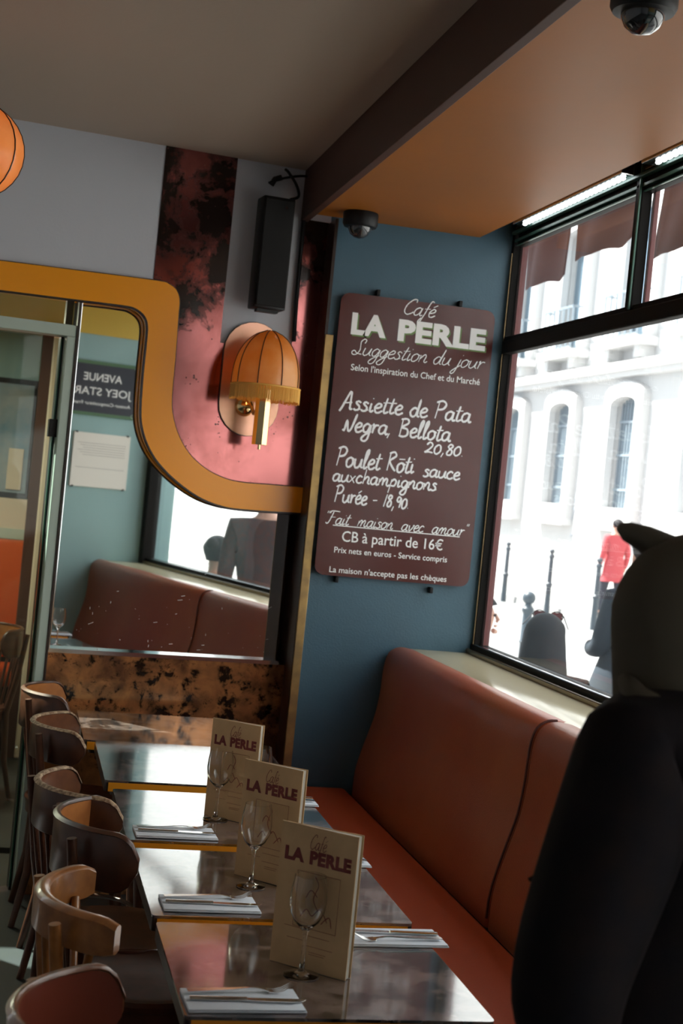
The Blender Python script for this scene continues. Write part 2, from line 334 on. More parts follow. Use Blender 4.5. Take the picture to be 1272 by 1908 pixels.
def stroke_mb(strokes, fn, pen, thick=.0006):              # rounded flat ribbons along pen strokes
    mb = MB()
    for st in strokes:
        P = [Vector((*p, 0)) for p in catmull(st, 5)]
        L, R = [], []
        for i, p in enumerate(P):
            t = P[min(i+1, len(P)-1)]-P[max(i-1, 0)]
            if t.length < 1e-9: t = Vector((1, 0, 0))
            n = Vector((-t.y, t.x, 0)).normalized(); k = pen*(.55 if i in (0, len(P)-1) else 1)*(.85+.3*random.random())
            L.append(p+n*k); R.append(p-n*k)
        m = len(P); k0 = len(mb.v)//2
        up_ = (fn(1, 0)-fn(0, 0)).cross(fn(0, 1)-fn(0, 0))*5e-6
        mb.add([fn(q.x, q.y)+up_*(k0+i) for i, q in enumerate(L)]+[fn(q.x, q.y)+up_*(k0+i) for i, q in enumerate(R)], [(i, i+1, m+i+1, m+i) for i in range(m-1)])
    return mb
def hand(s, O, U, V, x0, y0, wid, xh, material, parent, pen=.0022, slant=.12, name='handwriting', lift=.0008, jit=.02):
    strokes = []; x = 0; sc = xh/.5
    for ch in s:
        extra = []
        if ch in ACC: ch, extra = ACC[ch]
        adv, st = G.get(ch, G[' ']); dy = random.uniform(-jit, jit)
        for q in st+extra: strokes.append([(x+px_+py_*slant*1.0, py_+dy) for px_, py_ in q])
        x += adv
    sx = wid/x; N = U.cross(V)
    st2 = [[(x0+a*sx, y0+b*sc) for a, b in q] for q in strokes]
    return stroke_mb(st2, lambda a, b: O+U*a+V*b+N*lift, pen).build(name, material, parent, recalc=False)
# ---- bodies grown with Skin + Subdivision from a jointed skeleton
def skin(name, J, E, material, parent, sub=2, root=None):
    ks = list(J); me = bpy.data.meshes.new(name); me.from_pydata([J[k][0] for k in ks], [(ks.index(a), ks.index(b)) for a, b in E], [])
    o = bpy.data.objects.new(name, me); COL.objects.link(o)
    sm = o.modifiers.new('s', 'SKIN'); sm.use_smooth_shade = True
    for i, k in enumerate(ks):
        r = J[k][1]; r = r if isinstance(r, tuple) else (r, r); d = me.skin_vertices[0].data[i]; d.radius = r; d.use_root = (k == (root or ks[0]))
    ss = o.modifiers.new('u', 'SUBSURF'); ss.levels = ss.render_levels = sub
    bpy.context.view_layer.update(); m2 = bpy.data.meshes.new_from_object(o.evaluated_get(bpy.context.evaluated_depsgraph_get()))
    bpy.data.objects.remove(o); m2.name = name; m2.shade_smooth(); return link(name, m2, material, parent, recalc=False)
exec_order = None

# ================================================================== THE ROOM
def struct(o): o['kind'] = 'structure'; return o
XW = 1.95; YB = 5.86; YP = 2.0                              # window plane, blue wall, front of the pier behind the bench's near end
struct(MB().box(-3.2, 2.02, -3, 6.6, -.06, 0).build('floor', 'floor'))
struct(MB().box(-3.2, 1.09, -3, 6.5, 3.01, 3.16).build('ceiling', 'ceiling'))
struct(MB().box(-3.2, -3.0, -3, 6.6, 0, 3.01).build('wall_left', 'wall'))
struct(MB().box(-3.2, 2.1, -3.15, -3.0, 0, 3.01).build('wall_near', 'wall'))
# lowered soffit along the window with its brown side
struct(MB().box(1.09, 1.79, -3, YB-.001, 2.81, 3.16).build('trim_1', 'soffit'))
struct(MB().box(1.06, 1.09, -3, 6.3, 2.80, 3.01, bev=.002).build('trim_2', 'beam'))
struct(MB().box(1.79, 2.1, -3, YB-.001, 2.90, 3.16).build('trim_3', 'blackmetal'))
# blue wall with its dark left return
struct(MB().box(1.19, 1.967, YB, YB+.3, 0, 3.16).build('wall_right', 'blue'))
struct(MB().box(1.178, 1.19, YB-.002, YB+.3, 0, 2.805).build('trim_4', 'dark'))
p0, p1 = ony(603, 622, YB-.01), ony(620, 622, YB-.01)
struct(MB().box(1.180, 1.180+.034, YB-.012, YB-.001, 0, p0.z, bev=.002).build('trim_5', 'brassstrip'))
# outer wall under the window and the pier that carries the sign
struct(MB().box(1.704, 2.05, YP, YB+.02, 0, 1.055).build('wall_window', 'turq'))
struct(MB().box(1.22, 2.12, 1.5, YP, 0, 2.81).build('wall_pier', 'turq'))
struct(MB().box(1.95, 2.12, -3, 1.5, 0, .9).build('wall_parapet', 'turq'))
struct(MB().box(1.95, 2.12, -3, -2.6, .9, 2.9).build('wall_corner', 'turq'))

# ---- mirror wall: everything is laid out on its own plane (u, z)
wf = lambda v0: (lambda a, b, d: W3(a, b, v0+d))
def wbox(u0, u1, z0, z1, v0, v1, bev=0):
    T = Matrix(((WU.x, -WN.x, 0, WO.x), (WU.y, -WN.y, 0, WO.y), (0, 0, 1, 0), (0, 0, 0, 1)))
    return MB().box(u0, u1, -v1, -v0, z0, z1, T=T, bev=bev)
uJ = wall(145, 627)[0]                                      # right edge of the door frame
# outlines of the amber band (outer edge above/right, inner edge below/left), top left -> bottom right
outer_px = [(-60, 480), (0, 487), (150, 506), (290, 524), (312, 530), (326, 541), (332, 560), (330, 590), (325, 660), (318, 740), (320, 775), (330, 810), (350, 845), (380, 873), (415, 891), (450, 899), (500, 903), (562, 908)]
inner_px = [(-60, 536), (0, 543), (120, 558), (225, 571), (250, 577), (266, 590), (272, 608), (270, 640), (264, 700), (260, 760), (262, 795), (273, 830), (292, 862), (325, 896), (365, 925), (405, 942), (450, 950), (558, 957)]
OUT = catmull([wall(*p) for p in outer_px], 4); INN = catmull([wall(*p) for p in inner_px], 4)
zc = 3.01; uL = wall(-60, 480)[0]; uR = WU.dot(Vector((1.178, 6.012, 0))-WO)+.004
# upper wall of the mirror side, above the band
A = OUT; B = [(u, zc) for u, z in OUT]; i0 = max(i for i, p in enumerate(OUT) if p[0] <= wall(300, 527)[0])
s1u = wall(310, 270)[0]; s2u = wall(443.4, 290)[0]; s3u = wall(566, 405)[0]; s4u = uR
struct(wbox(-3.8, uL, 2.44, zc, -.02, 0).build('wall_far_left', 'wall'))
struct(wbox(uJ-.03, uR, 0, zc, -.20, -.16).build('wall_back', 'dark'))
struct(MB().strip([(u, max(z, 0)) for u, z in OUT if u <= s1u+.001]+[(s1u, OUT[i0][1])], [(u, zc) for u, z in OUT if u <= s1u+.001]+[(s1u, zc)], wf(0), -.02, 0).build('wall_far', 'wall'))
# copper laminate panel: left strip, field behind the lamp, right strip; grey strip between them above
lamp_top = wall(430, 640)[1]
pan = empty('copper_cladding', W3(.2, 1.6, 0), 'tall oxidised copper wall panel framing the grey strip, behind the fringed wall lamp', 'wall panel')
def pp(mb, name, m, **k): o = mb.build(name, m, None, **k); o.parent = pan; o.matrix_parent_inverse = pan.matrix_basis.inverted() if False else Matrix.Translation(-Vector(pan.location)); return o
Ur = [(s1u, OUT[i0][1])]+[(u, z) for u, z in OUT if u > s1u+.001 and u < uR]
Ur = Ur+[(uR, Ur[-1][1])]
def cut(P, u):                                              # z of the outline at u (first crossing from the left)
    for a, b in zip(P, P[1:]):
        if a[0] <= u <= b[0]: return a[1]+(b[1]-a[1])*(u-a[0])/max(b[0]-a[0], 1e-6)
    return P[-1][1]
zb = wall(420, 640)[1]                                      # foot of the grey strip
field = []
# the outline bulges back to the left under the band's curve, so the field is one polygon
from mathutils.geometry import tessellate_polygon
def flatpoly(poly, v0, v1):
    n = len(poly); tri = tessellate_polygon([[Vector((u, z, 0)) for u, z in poly]]); m = MB()
    m.add([W3(u, z, v1) for u, z in poly]+[W3(u, z, v0) for u, z in poly], [tuple(t) for t in tri]+[tuple(i+n for i in t) for t in tri]+[(i, (i+1) % n, (i+1) % n+n, i+n) for i in range(n)]); return m
ob = [p for p in OUT if p[0] < uR]; k0 = max(i for i, p in enumerate(ob) if p[1] > OUT[i0][1]-.03)
low = [p for i, p in enumerate(ob) if p[1] < zb-.0]; mid_ = [p for i, p in enumerate(ob) if zb <= p[1] and i > i0]
zlow = OUT[-1][1]
left = [(s1u, zc), (s2u, zc), (s2u, zb)]+([(low[0][0], zb)] if low else [])+list(reversed(mid_))+[(s1u, OUT[i0][1]-.001)]
pp(flatpoly(left, -.026, .004), 'copper_sheet', 'copper')
pp(flatpoly([(s3u, 2.81), (uR, 2.81), (uR, zb), (s3u, zb)], -.026, .004), 'copper_sheet', 'copper')
pp(flatpoly([(low[0][0], zb), (uR, zb), (uR, zlow)]+list(reversed(low)), -.026, .004), 'copper_sheet', 'copper')

struct(wbox(s2u, s3u, zb, zc, -.03, -.001).build('wall_strip', 'wall'))
struct(wbox(s3u, 1.2, 2.805, zc, -.02, .0).build('wall_over_strip', 'wall'))
# dark corner post between copper and blue wall, and dark reveal beside the mirror
struct(wbox(uR, uR+.03, 0, 2.805, -.16, .0).build('trim_6', 'dark'))
# amber S band
band = empty('amber_band', W3(-.2, 2.3, 0), 'glossy amber S-curved band sweeping over the mirror down to the brass strip', 'wall panel')
def child(mb, par, name, m, **k):
    o = mb.build(name, m, None, **k); o.parent = par; o.matrix_parent_inverse = par.matrix_world.inverted() if False else (Matrix.Translation(Vector(par.location)) @ par.rotation_euler.to_matrix().to_4x4()).inverted(); return o
child(MB().strip(OUT, INN, wf(0), -.03, .022), band, 'laminate_face', 'amber')
child(MB().tube([W3(u, z, .019) for u, z in INN], .0055, 6), band, 'dark_edge', 'dark')
child(MB().tube([W3(u, z, .017) for u, z in OUT], .004, 6), band, 'dark_edge', 'dark')
# mirror: flat pane set a little askew behind the band
mu0 = (onp(85, 1208, WO, MN)-WO).dot(MU); mu1 = (onp(518, 1234, WO, MN)-WO).dot(MU); mz0 = onp(300, 1221, WO, MN).z
mir = empty('mirror', WO+ZV*mz0, 'large scratched mirror under the amber band, above the mottled copper plinth', 'mirror')
mfn = lambda a, z, d: WO+MU*a+MN*(d-.045)+ZV*z
child(MB().prism([(mu0-.01, mz0), (mu1, mz0), (mu1, 2.44), (mu0-.01, 2.44)], mfn, -.006, 0), mir, 'mirror_pane', 'mirror')
child(MB().prism([(mu0-.01, mz0-.012), (mu1, mz0-.012), (mu1, mz0+.004), (mu0-.01, mz0+.004)], mfn, -.006, .05), mir, 'chrome_channel', 'chrome')
child(wbox(uJ, uJ+.006, mz0, 2.40, -.04, .012, bev=.002), mir, 'edge_bead', 'chrome')
child(wbox(uJ-.008, uJ, .3, 2.42, -.06, .016), mir, 'side_strip', 'dark')
# scratches and dust runs on the pane
sc = MB()
for k in range(46):
    a = random.uniform(mu0+.08, mu1-.04); z = mz0+abs(random.gauss(.04, .16)); l = random.choice((.0015, .002, .003, .009)); d = random.choice((0, 0, 1))
    q = [(a, z), (a+random.uniform(-.006, .02)*d, z+l)]; sc.tube([mfn(x, y, .0008) for x, y in q], 0.0008, 5)
child(sc, mir, 'scratches', 'chalk')['kind'] = 'stuff'
# plinth
pl = empty('mottled_cladding', W3(0, 0, 0), 'mottled copper laminate plinth under the mirror behind the row of tables', 'wall panel')
child(wbox(uJ+.0, uR, .0, mz0-.012, -.03, .004), pl, 'laminate_sheet', 'plinth')
struct(wbox(mu1+.03, uR, mz0-.012, 2.1, -.15, -.115).build('trim_7', 'beam'))

# ---- glazed door at the left and the room beyond
jw = .036; zt = wall(60, 618)[1]; du0 = -1.35
struct(wbox(uJ-.008-jw, uJ-.008, 0, zt, -.09, .012, bev=.003).build('door_1', 'doorframe'))
d1 = bpy.data.objects['door_1']
def dchild(mb, name, m, **k): o = mb.build(name, m, d1, **k); return o
dchild(wbox(du0, uJ-.008, zt-.0, zt+.045, -.09, .012, bev=.003), 'frame_head', 'doorframe')
dchild(wbox(du0-jw, du0, 0, zt+.045, -.09, .012, bev=.003), 'frame_jamb', 'doorframe')
ztr = wall(60, 566)[1]+.03
dchild(wbox(du0, uJ-.008, zt+.045, ztr, -.045, -.038), 'transom_pane', 'doorglass')
dchild(wbox(du0+.01, uJ-.008-jw-.014, .02, zt-.01, -.05, -.04), 'glass_leaf', 'doorglass')
hu, hz = wall(98, 797)
dchild(wbox(hu-.012, hu+.026, hz-.035, hz+.035, -.06, -.015, bev=.003), 'hinge', 'iron')
dchild(wbox(uJ-.008-jw-.014, uJ-.008-jw-.009, .02, zt-.01, -.054, -.036), 'leaf_edge', mat('green_glass_edge', (.02, .10, .07), .2))
dchild(wbox(uJ-.008-jw-.011, uJ-.008-jw, 0, zt, -.12, -.06), 'dark_gap', 'black')  # black strip painted in for the dark gap between jamb and glass
# beyond the door
struct(MB().box(-3.2, 1.4, 9.4, 9.5, 0, 3.0).build('wall_beyond', 'turq'))
struct(MB().box(-3.2, 1.4, 6.5, 9.5, 2.50, 2.60).build('ceiling_beyond', mat('yellow_ceiling_paint', (.62, .42, .05), .5)))
struct(MB().box(-3.2, 1.4, 6.5, 9.5, -.06, 0).build('floor_beyond', 'floor'))
struct(MB().box(.55, .65, 6.35, 9.4, 0, 2.75).build('wall_beyond_right', 'cream'))
struct(MB().box(-3.3, -3.2, 6.3, 9.5, 0, 2.75).build('wall_beyond_left', 'cream'))
bl = bpy.data.lights.new('back_room_fill', 'AREA'); blo = bpy.data.objects.new('back_room_fill', bl); COL.objects.link(blo); blo.location = (-.9, 7.9, 2.47); bl.size = .8; bl.energy = 34; bl.color = (1, .86, .68)  # unseen fill light added to brighten the room beyond the door
c0 = ony(72, 930, 8.6).x
struct(MB().box(c0, c0+.13, 8.6, 8.8, 0, 2.50, bev=.01).build('trim_8', 'cream')); struct(MB().box(c0-.06, c0, 8.62, 8.8, 0, 2.50).build('trim_12', 'beam'))
zA, zB, zC, zD = ony(20, 928, 9.38).z, ony(20, 984, 9.38).z, ony(20, 1003, 9.38).z, ony(20, 1075, 9.38).z
struct(MB().box(-3.2, .55, 9.33, 9.4, zB, zA).build('trim_9', 'cream')); struct(MB().box(-3.2, .55, 9.32, 9.4, zC, zB).build('trim_10', 'doorframe'))
bb = empty('far_banquette', (-.6, 9.2, 0), 'orange-red wall bench in the room beyond the glazed door', 'bench')
child(MB().box(-1.9, .5, 9.16, 9.31, .5, zC, bev=.03), bb, 'backrest', 'seatleather', smooth=40)
child(MB().box(-1.9, .5, 8.75, 9.16, .38, .48, bev=.03), bb, 'seat', 'seatleather', smooth=40); child(MB().box(-1.88, .48, 8.8, 9.3, 0, .38), bb, 'base', 'dark')
pa, pb = ony(-60, 705, 9.36), ony(46, 920, 9.36)
ps = empty('framed_poster', ((pa.x+pb.x)/2, 9.36, pb.z), 'black-framed blue poster on the turquoise wall beyond the door', 'poster')
child(MB().box(pa.x, pb.x, 9.36, 9.395, pb.z, pa.z), ps, 'print', 'poster')
for q in ((pa.x, pb.x, pa.z, pa.z+.03), (pa.x, pb.x, pb.z-.03, pb.z), (pa.x-.03, pa.x, pb.z-.03, pa.z+.03), (pb.x, pb.x+.03, pb.z-.03, pa.z+.03)):
    child(MB().box(q[0], q[1], 9.345, 9.397, q[2], q[3]), ps, 'frame', 'black')
child(MB().box(pb.x-.12, pb.x-.03, 9.350, 9.362, pb.z+.02, pa.z-.4), ps, 'print', 'cream')

# ================================================================== WINDOW
yM = 4.57; WY0, WY1 = YP, YB
win = MB().box(1.90, 1.99, WY0, WY1, 1.056, 1.085); win.box(1.925, 1.99, WY0, WY1, 1.085, 1.128, bev=.004)
win = struct(win.build('window_1', 'blackmetal'))
def wch(mb, n, m, **k): return mb.build(n, m, win, **k)
wch(MB().box(1.906, 1.924, WY0, WY1, 1.086, 1.108, bev=.005), 'bronze_bead', 'bronze'); wch(MB().box(1.930, 1.945, WY0, WY1, 1.118, 1.130, bev=.003), 'bronze_bead', 'chrome')
wch(MB().box(1.932, 1.965, WY1-.026, WY1, 1.085, 2.90, bev=.003), 'frame_stile', 'blackmetal')
wch(MB().box(1.929, 1.932, WY1-.022, WY1-.017, 1.12, 2.76), 'frame_bead', 'bronze')
wch(MB().box(1.968, 1.992, WY1-.040, WY1-.008, 1.10, 2.80), 'outer_stile', 'burg')
wch(MB().box(1.90, 1.99, WY0, WY0+.08, 1.085, 2.90, bev=.004), 'frame_stile', 'blackmetal')
wch(MB().box(1.925, 1.968, WY0, WY1-.02, 2.340, 2.395, bev=.006), 'transom', 'blackmetal'); wch(MB().box(1.935, 1.968, WY0, WY1-.02, 2.395, 2.412, bev=.003), 'transom', 'blackmetal')
wch(MB().box(1.925, 1.966, yM-.025, yM+.025, 2.395, 2.90, bev=.006), 'mullion', 'blackmetal'); wch(MB().box(1.918, 1.926, yM-.025, yM-.017, 2.395, 2.90, bev=.002), 'mullion_bead', 'greenmetal')
wch(MB().box(1.967, 1.985, yM-.042, yM-.022, 2.41, 2.80, bev=.003), 'outer_stile', 'burg')
wch(MB().box(1.925, 1.966, 3.2-.03, 3.2+.03, 2.395, 2.90, bev=.006), 'mullion', 'greenmetal')
for k, (x0, x1, z0, z1, m) in enumerate(((1.94, 1.97, 2.785, 2.90, 'blackmetal'), (1.925, 1.945, 2.80, 2.812, 'greenmetal'), (1.91, 1.93, 2.83, 2.842, 'greenmetal'), (1.925, 1.94, 2.855, 2.867, 'bronze'), (1.93, 1.945, 2.786, 2.790, 'greenmetal'))):
    wch(MB().box(x0, x1, WY0, WY1-.05, z0, z1, bev=.002), 'head_rail', m)
wch(MB().box(1.958, 1.962, WY0+.05, WY1-.026, 1.12, 2.35), 'pane', 'pane')
wch(MB().box(1.958, 1.962, yM+.025, WY1-.026, 2.41, 2.79), 'pane', 'pane'); wch(MB().box(1.958, 1.962, 3.2, yM-.05, 2.41, 2.79), 'pane', 'pane'); wch(MB().box(1.958, 1.962, WY0, 3.2, 2.41, 2.79), 'pane', 'pane')
w2 = struct(MB().box(1.95, 2.0, -2.6, 1.5, .9, .96).build('window_2', 'blackmetal'))  # unseen window behind the camera, added to let in fill light
for q in ((1.95, 2.0, -2.6, -2.54, .96, 2.9), (1.95, 2.0, 1.44, 1.5, .96, 2.9), (1.95, 2.0, -.58, -.52, .96, 2.9), (1.95, 2.0, -2.54, 1.44, 2.3, 2.36)): MB().box(*q, bev=.004).build('frame_member', 'blackmetal', w2)
MB().box(1.972, 1.976, -2.54, 1.44, .96, 2.9).build('pane', 'pane', w2)
# ledge
tag(MB().box(1.655, 1.925, YP+.002, YB-.002, 1.057, 1.088, bev=.006).build('window_ledge', 'sill', smooth=35), 'cream-yellow ledge between the bench back and the window frame', 'ledge')
# LED strips
for k, (y0, y1, lab) in enumerate(((4.58, 5.66, 'long white LED strip light over the upper left window pane'), (3.3, 4.42, 'white LED strip light at the right, over the second upper pane'))):
    e = empty('strip_light', (1.87, (y0+y1)/2, 2.83), lab, 'light', 'LED strip lights over the window')
    child(MB().box(1.860, 1.918, y0, y1, 2.842, 2.897, bev=.003), e, 'housing', 'chrome')
    m = MB(); n = int((y1-y0)/.042)
    for i in range(n): m.box(1.882, 1.898, y0+.04+i*(y1-y0-.08)/n, y0+.04+(i+.55)*(y1-y0-.08)/n, 2.832, 2.843, bev=.004, seg=1)
    child(m, e, 'led_row', 'led')['kind'] = 'stuff'
# ================================================================== BENCH
prof_px = [(642, 1456), (648, 1425), (660, 1392), (676, 1355), (690, 1322), (700, 1285), (706, 1255), (712, 1230), (722, 1212), (738, 1205), (752, 1206)]
prof = [ony(x, y, YB-.02) for x, y in prof_px]; prof = [(p.x, p.z) for p in prof]
dx = 1.475-prof[0][0]; dz = .50-prof[0][1]
prof = [(x+dx*(1-i/10), z+dz*(1-i/10)) for i, (x, z) in enumerate(prof)]
bench = empty('banquette', (1.4, 3.9, 0), 'red-brown leather window bench with orange-red seat along the ledge', 'bench')
full = catmull(prof, 3)+[(1.70, prof[-1][1]-.01), (1.70, .47), (1.475, .47)]
def sweep(y0, y1):
    ys = [y0, y0+.006, y0+.02, y1-.02, y1-.006, y1]; ins = [.012, .004, 0, 0, .004, .012]; m = MB(); n = len(full); cx, cz = 1.60, .8
    for y, q in zip(ys, ins): m.v += [((x+(q if x < 1.69 else 0)), y, z-(q if z > .9 else 0)) for x, z in full]
    for i in range(5):
        for k in range(n): m.f.append((i*n+k, i*n+(k+1) % n, (i+1)*n+(k+1) % n, (i+1)*n+k))
    m.f += [tuple(range(n)), tuple(range(5*n, 6*n))]; return m
sa = onp(1037, 1395, Vector((1.60, 0, .9)), Vector((-.94, 0, .33))); ys1 = sa.y
for a, b_ in ((ys1+.002, YB-.004), (YP+.01, ys1-.002)): child(sweep(a, b_), bench, 'back_cushion', 'leather', smooth=50)
child(MB().tube([(x-.002, ys1, z) for x, z in catmull(prof, 3)], .004, 6), bench, 'seam', 'seam')
child(MB().box(1.0, 1.452, YP+.01, YB-.004, .385, .50, bev=.028, seg=4), bench, 'seat_cushion', 'seatleather', smooth=50)
child(MB().box(1.04, 1.70, YP+.01, YB-.006, 0, .385), bench, 'base', 'dark')
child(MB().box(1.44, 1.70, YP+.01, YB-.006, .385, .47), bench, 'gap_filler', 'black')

# ================================================================== CHALKBOARD
yb = YB-.030
bp = [ony(640, 545, yb), ony(929, 580, yb), ony(866, 1100, yb), ony(582, 1063, yb)]
X0 = (bp[0].x+bp[3].x)/2; X1 = (bp[1].x+bp[2].x)/2; Z1 = (bp[0].z+bp[1].z)/2; Z0 = (bp[2].z+bp[3].z)/2
bd = empty('menu_board', ((X0+X1)/2, YB, Z0), 'tall brown board with white handwritten dishes, fixed to the blue wall', 'menu board')
child(MB().prism(round_poly([(X0, Z0), (X1, Z0), (X1, Z1), (X0, Z1)], .045), lambda x, z, d: Vector((x, yb+d, z)), 0, .012), bd, 'panel', 'board')
for x, y in ((705, 545), (858, 566), (627, 1080), (803, 1100)):
    p = ony(x, y, yb); child(MB().box(p.x-.007, p.x+.007, yb-.006, YB, p.z-.012, p.z+.012, bev=.002), bd, 'clip', 'black')
BO = Vector((0, yb, 0)); BU = Vector((1, 0, 0)); BV = Vector((0, 0, 1))
def bxy(x, y): p = ony(x, y, yb); return p.x, p.z
def btext(s, xa, ya, xb, yb_, cap, m='white', **k):         # baseline from (xa,ya) to (xb,yb_), capital height in pixels
    a, z = bxy(xa, ya); c, z2 = bxy(xb, yb_); o = text(s, BO, BU, BV, a, (z+z2)/2, c-a, cap*5.9/FP, m, bd, **k); fixp(o, bd); return o
def bhand(s, xa, ya, xb, yb_, xh, m='chalk', **k):
    a, z = bxy(xa, ya); c, z2 = bxy(xb, yb_); o = hand(s, BO, BU, BV, a, (z+z2)/2, c-a, xh*5.9/FP, m, bd, **k); fixp(o, bd); return o
def fixp(o, par): o.matrix_parent_inverse = (Matrix.Translation(Vector(par.location)) @ par.rotation_euler.to_matrix().to_4x4()).inverted()
bhand('Café', 748, 585, 808, 591, 15, 'white', pen=.0022, slant=.35, jit=0, name='lettering')
for dx_, dz_, m_, lf in ((.006, -.006, 'greenink', .0006), (0, 0, 'white', .0014)):
    a, z = bxy(653, 620); c, z2 = bxy(718, 628); fixp(text('LA', BO, BU, BV, a+dx_, (z+z2)/2+dz_, c-a, 37*5.9/FP, m_, bd, bold=.05, lift=lf), bd)
    a, z = bxy(740, 630); c, z3 = bxy(903, 650); fixp(text('PERLE', BO, BU, BV, a+dx_, (z+z2)/2+dz_-.004, c-a, 37*5.9/FP, m_, bd, bold=.05, lift=lf), bd)
bhand('Suggestion du jour', 653, 662, 897, 686, 15, 'white', pen=.0019, slant=.35, jit=0, name='lettering')
btext("Selon l'inspiration du Chef et du Marché", 653, 690, 893, 717, 12)
bhand('Assiette de Pata', 632, 768, 876, 780, 17, pen=.0042)
bhand('Negra, Bellota', 637, 806, 838, 818, 17, pen=.0042)
bhand('20,80.', 790, 842, 864, 852, 15, pen=.0035)
bhand('Poulet Rôti', 624, 868, 770, 881, 18, pen=.0042); bhand('sauce', 787, 886, 855, 895, 14, pen=.0037)
bhand('auxchampignons', 618, 896, 812, 914, 14, pen=.0037)
bhand('Purée - 18,90.', 621, 935, 762, 948, 16, pen=.0037)
bhand('"Fait  maison  avec  amour"', 601, 982, 868, 992, 12, 'white', pen=.0021, slant=.3, jit=0, name='lettering')
a, z = bxy(619, 988); c, z2 = bxy(857, 991); o = MB().box(a, c, yb-.0008, yb, (z+z2)/2-.002, (z+z2)/2+.002).build('underline', 'white', bd); fixp(o, bd)
btext('CB à partir de 16€', 636, 1009, 824, 1025, 20)
btext('Prix nets en euros - Service compris', 622, 1029, 832, 1048, 11)
btext("La maison n'accepte pas les chèques", 613, 1065, 831, 1085, 11)

struct(MB().box(1.22, 1.79, YP, YP+.012, 2.60, 2.81).build('trim_11', bpy.data.materials['yellow_ceiling_paint']))
# ---- sign and notice on the pier, seen in the mirror
def mpier(x, y): p = mirhit(x, y, Y=YP); return p
PU = Vector((-1, 0, 0)); PV = Vector((0, 0, 1)); PO = Vector((0, YP+.02, 0))
q1, q2 = mpier(260, 730), mpier(132, 720); zt_, zb_ = mpier(200, 674).z, mpier(200, 777).z
sx1, sx0 = q1.x, q1.x-.62 if False else q2.x-.06
sx0 = max(sx0, 1.235)
sg = empty('street_sign', ((sx0+sx1)/2, YP, zb_), 'green and navy enamel street sign, seen reversed in the mirror', 'sign')
child(MB().box(sx0, sx1, YP, YP+.018, zb_, zt_, bev=.003), sg, 'plate', 'green')
child(MB().box(sx0+.02, sx1-.02, YP+.016, YP+.0195, zb_+.022, zt_-.022), sg, 'field', 'signnavy')
hs = zt_-zb_
def stext(s, xr, zz, wid, cap): o = text(s, PO, PU, PV, -xr, zz, wid, cap, 'white', sg, lift=.0006); fixp(o, sg)
ww = sx1-sx0
stext('AVENUE', sx1-.22*ww*1, zb_+.64*hs, .50*ww, .14*hs); stext('JOEY STARR', sx1-.08*ww, zb_+.38*hs, .84*ww, .14*hs); stext('Auteur-Compositeur Français', sx1-.08*ww, zb_+.2*hs, .84*ww, .06*hs)
for cx in (sx0+.022, sx1-.022):
    for cz in (zb_+.022, zt_-.022): child(MB().tube([Vector((cx+.011*cos(t*pi/6), YP+.02, cz+.011*sin(t*pi/6))) for t in range(13)], .002, 5, up=Vector((0, 1, 0))), sg, 'corner_ring', 'doorframe')
q1, q2 = mpier(243, 860), mpier(136, 860); zt_, zb_ = mpier(190, 808).z, mpier(190, 910).z
nt_ = empty('wall_notice', ((q1.x+q2.x)/2, YP, zb_), 'pale framed notice under the street sign, seen in the mirror', 'notice')
nx0, nx1 = min(q1.x, q2.x), max(q1.x, q2.x)
child(MB().box(nx0, nx1, YP, YP+.015, zb_, zt_, bev=.002), nt_, 'sheet', 'page')
for cx in (nx0+.02, nx1-.02):
    for cz in (zb_, zt_): child(MB().box(cx-.006, cx+.006, YP, YP+.018, cz-.006, cz+.006), nt_, 'clip', 'iron')
tl = MB()
for k in range(7): tl.box(nx0+.03+.02*(k % 3), nx1-.03, YP+.0152, YP+.0157, zt_-.07-k*.016-(.07 if k > 5 else 0), zt_-.0685-k*.016-(.07 if k > 5 else 0))
child(tl, nt_, 'print_lines', 'iron')

# ================================================================== TABLES
TZ = .76
def tilt(t): return radians(t)
TAB = [(.383, .958, 2.547, 3.090, 0), (.380, .963, 3.137, 3.697, .2), (.376, .968, 3.790, 4.372, .5), (.364, .975, 4.532, 5.125, 1.3), (.330, .960, 5.172, 5.765, .5)]
tlab = ['nearest dark marbled café table, at the bottom of the row', 'second dark café table, between the two nearest menus', 'third dark café table, holding the farthest menu', 'bare café table with white window glare, fourth in the row', 'farthest bare grey café table against the copper plinth']
for i, (x0, x1, y0, y1, tl_) in enumerate(TAB):
    cx, cy = (x0+x1)/2, (y0+y1)/2; t = empty('cafe_table', (cx, cy, 0), tlab[i], 'table', 'café tables in a row'); 
    a, b_ = (x1-x0)/2, (y1-y0)/2; T = Matrix.Translation((0, 0, TZ)) @ Matrix.Rotation(tilt(tl_), 4, 'X')
    fn = lambda x, y, d: T @ Vector((x, y, d))
    rp = round_poly([(-a, -b_), (a, -b_), (a, b_), (-a, b_)], .014, 4)
    MB().prism(rp, fn, -.006, 0).build('tabletop', 'top', t, smooth=30)
    MB().prism(rp, fn, -.034, -.0062).build('edge_band', 'dark', t, smooth=30)
    for sg_ in (-1, 1):
        y_ = sg_*b_; MB().prism([(-a+.012, y_-.001), (a-.012, y_-.001), (a-.012, y_+.001), (-a+.012, y_+.001)], fn, -.034, -.0064).build('amber_edge', 'edge', t)
    MB().prism([(p*.93, q*.93) for p, q in rp], fn, -.05, -.034).build('underframe', 'dark', t)
    MB().lathe([(.03, .03), (.028, .1), (.024, .4), (.024, .66), (.04, .705), (.13, .712), (.13, .722)], 16).build('column', 'iron', t, smooth=40)
    f = MB()
    for k in range(4):
        an = pi/4+k*pi/2; f.tube([(0, 0, .06), (.12*cos(an), .12*sin(an), .045), (.27*cos(an), .27*sin(an), .014)], [.028, .022, .014], 8)
    f.build('foot', 'iron', t, smooth=50)
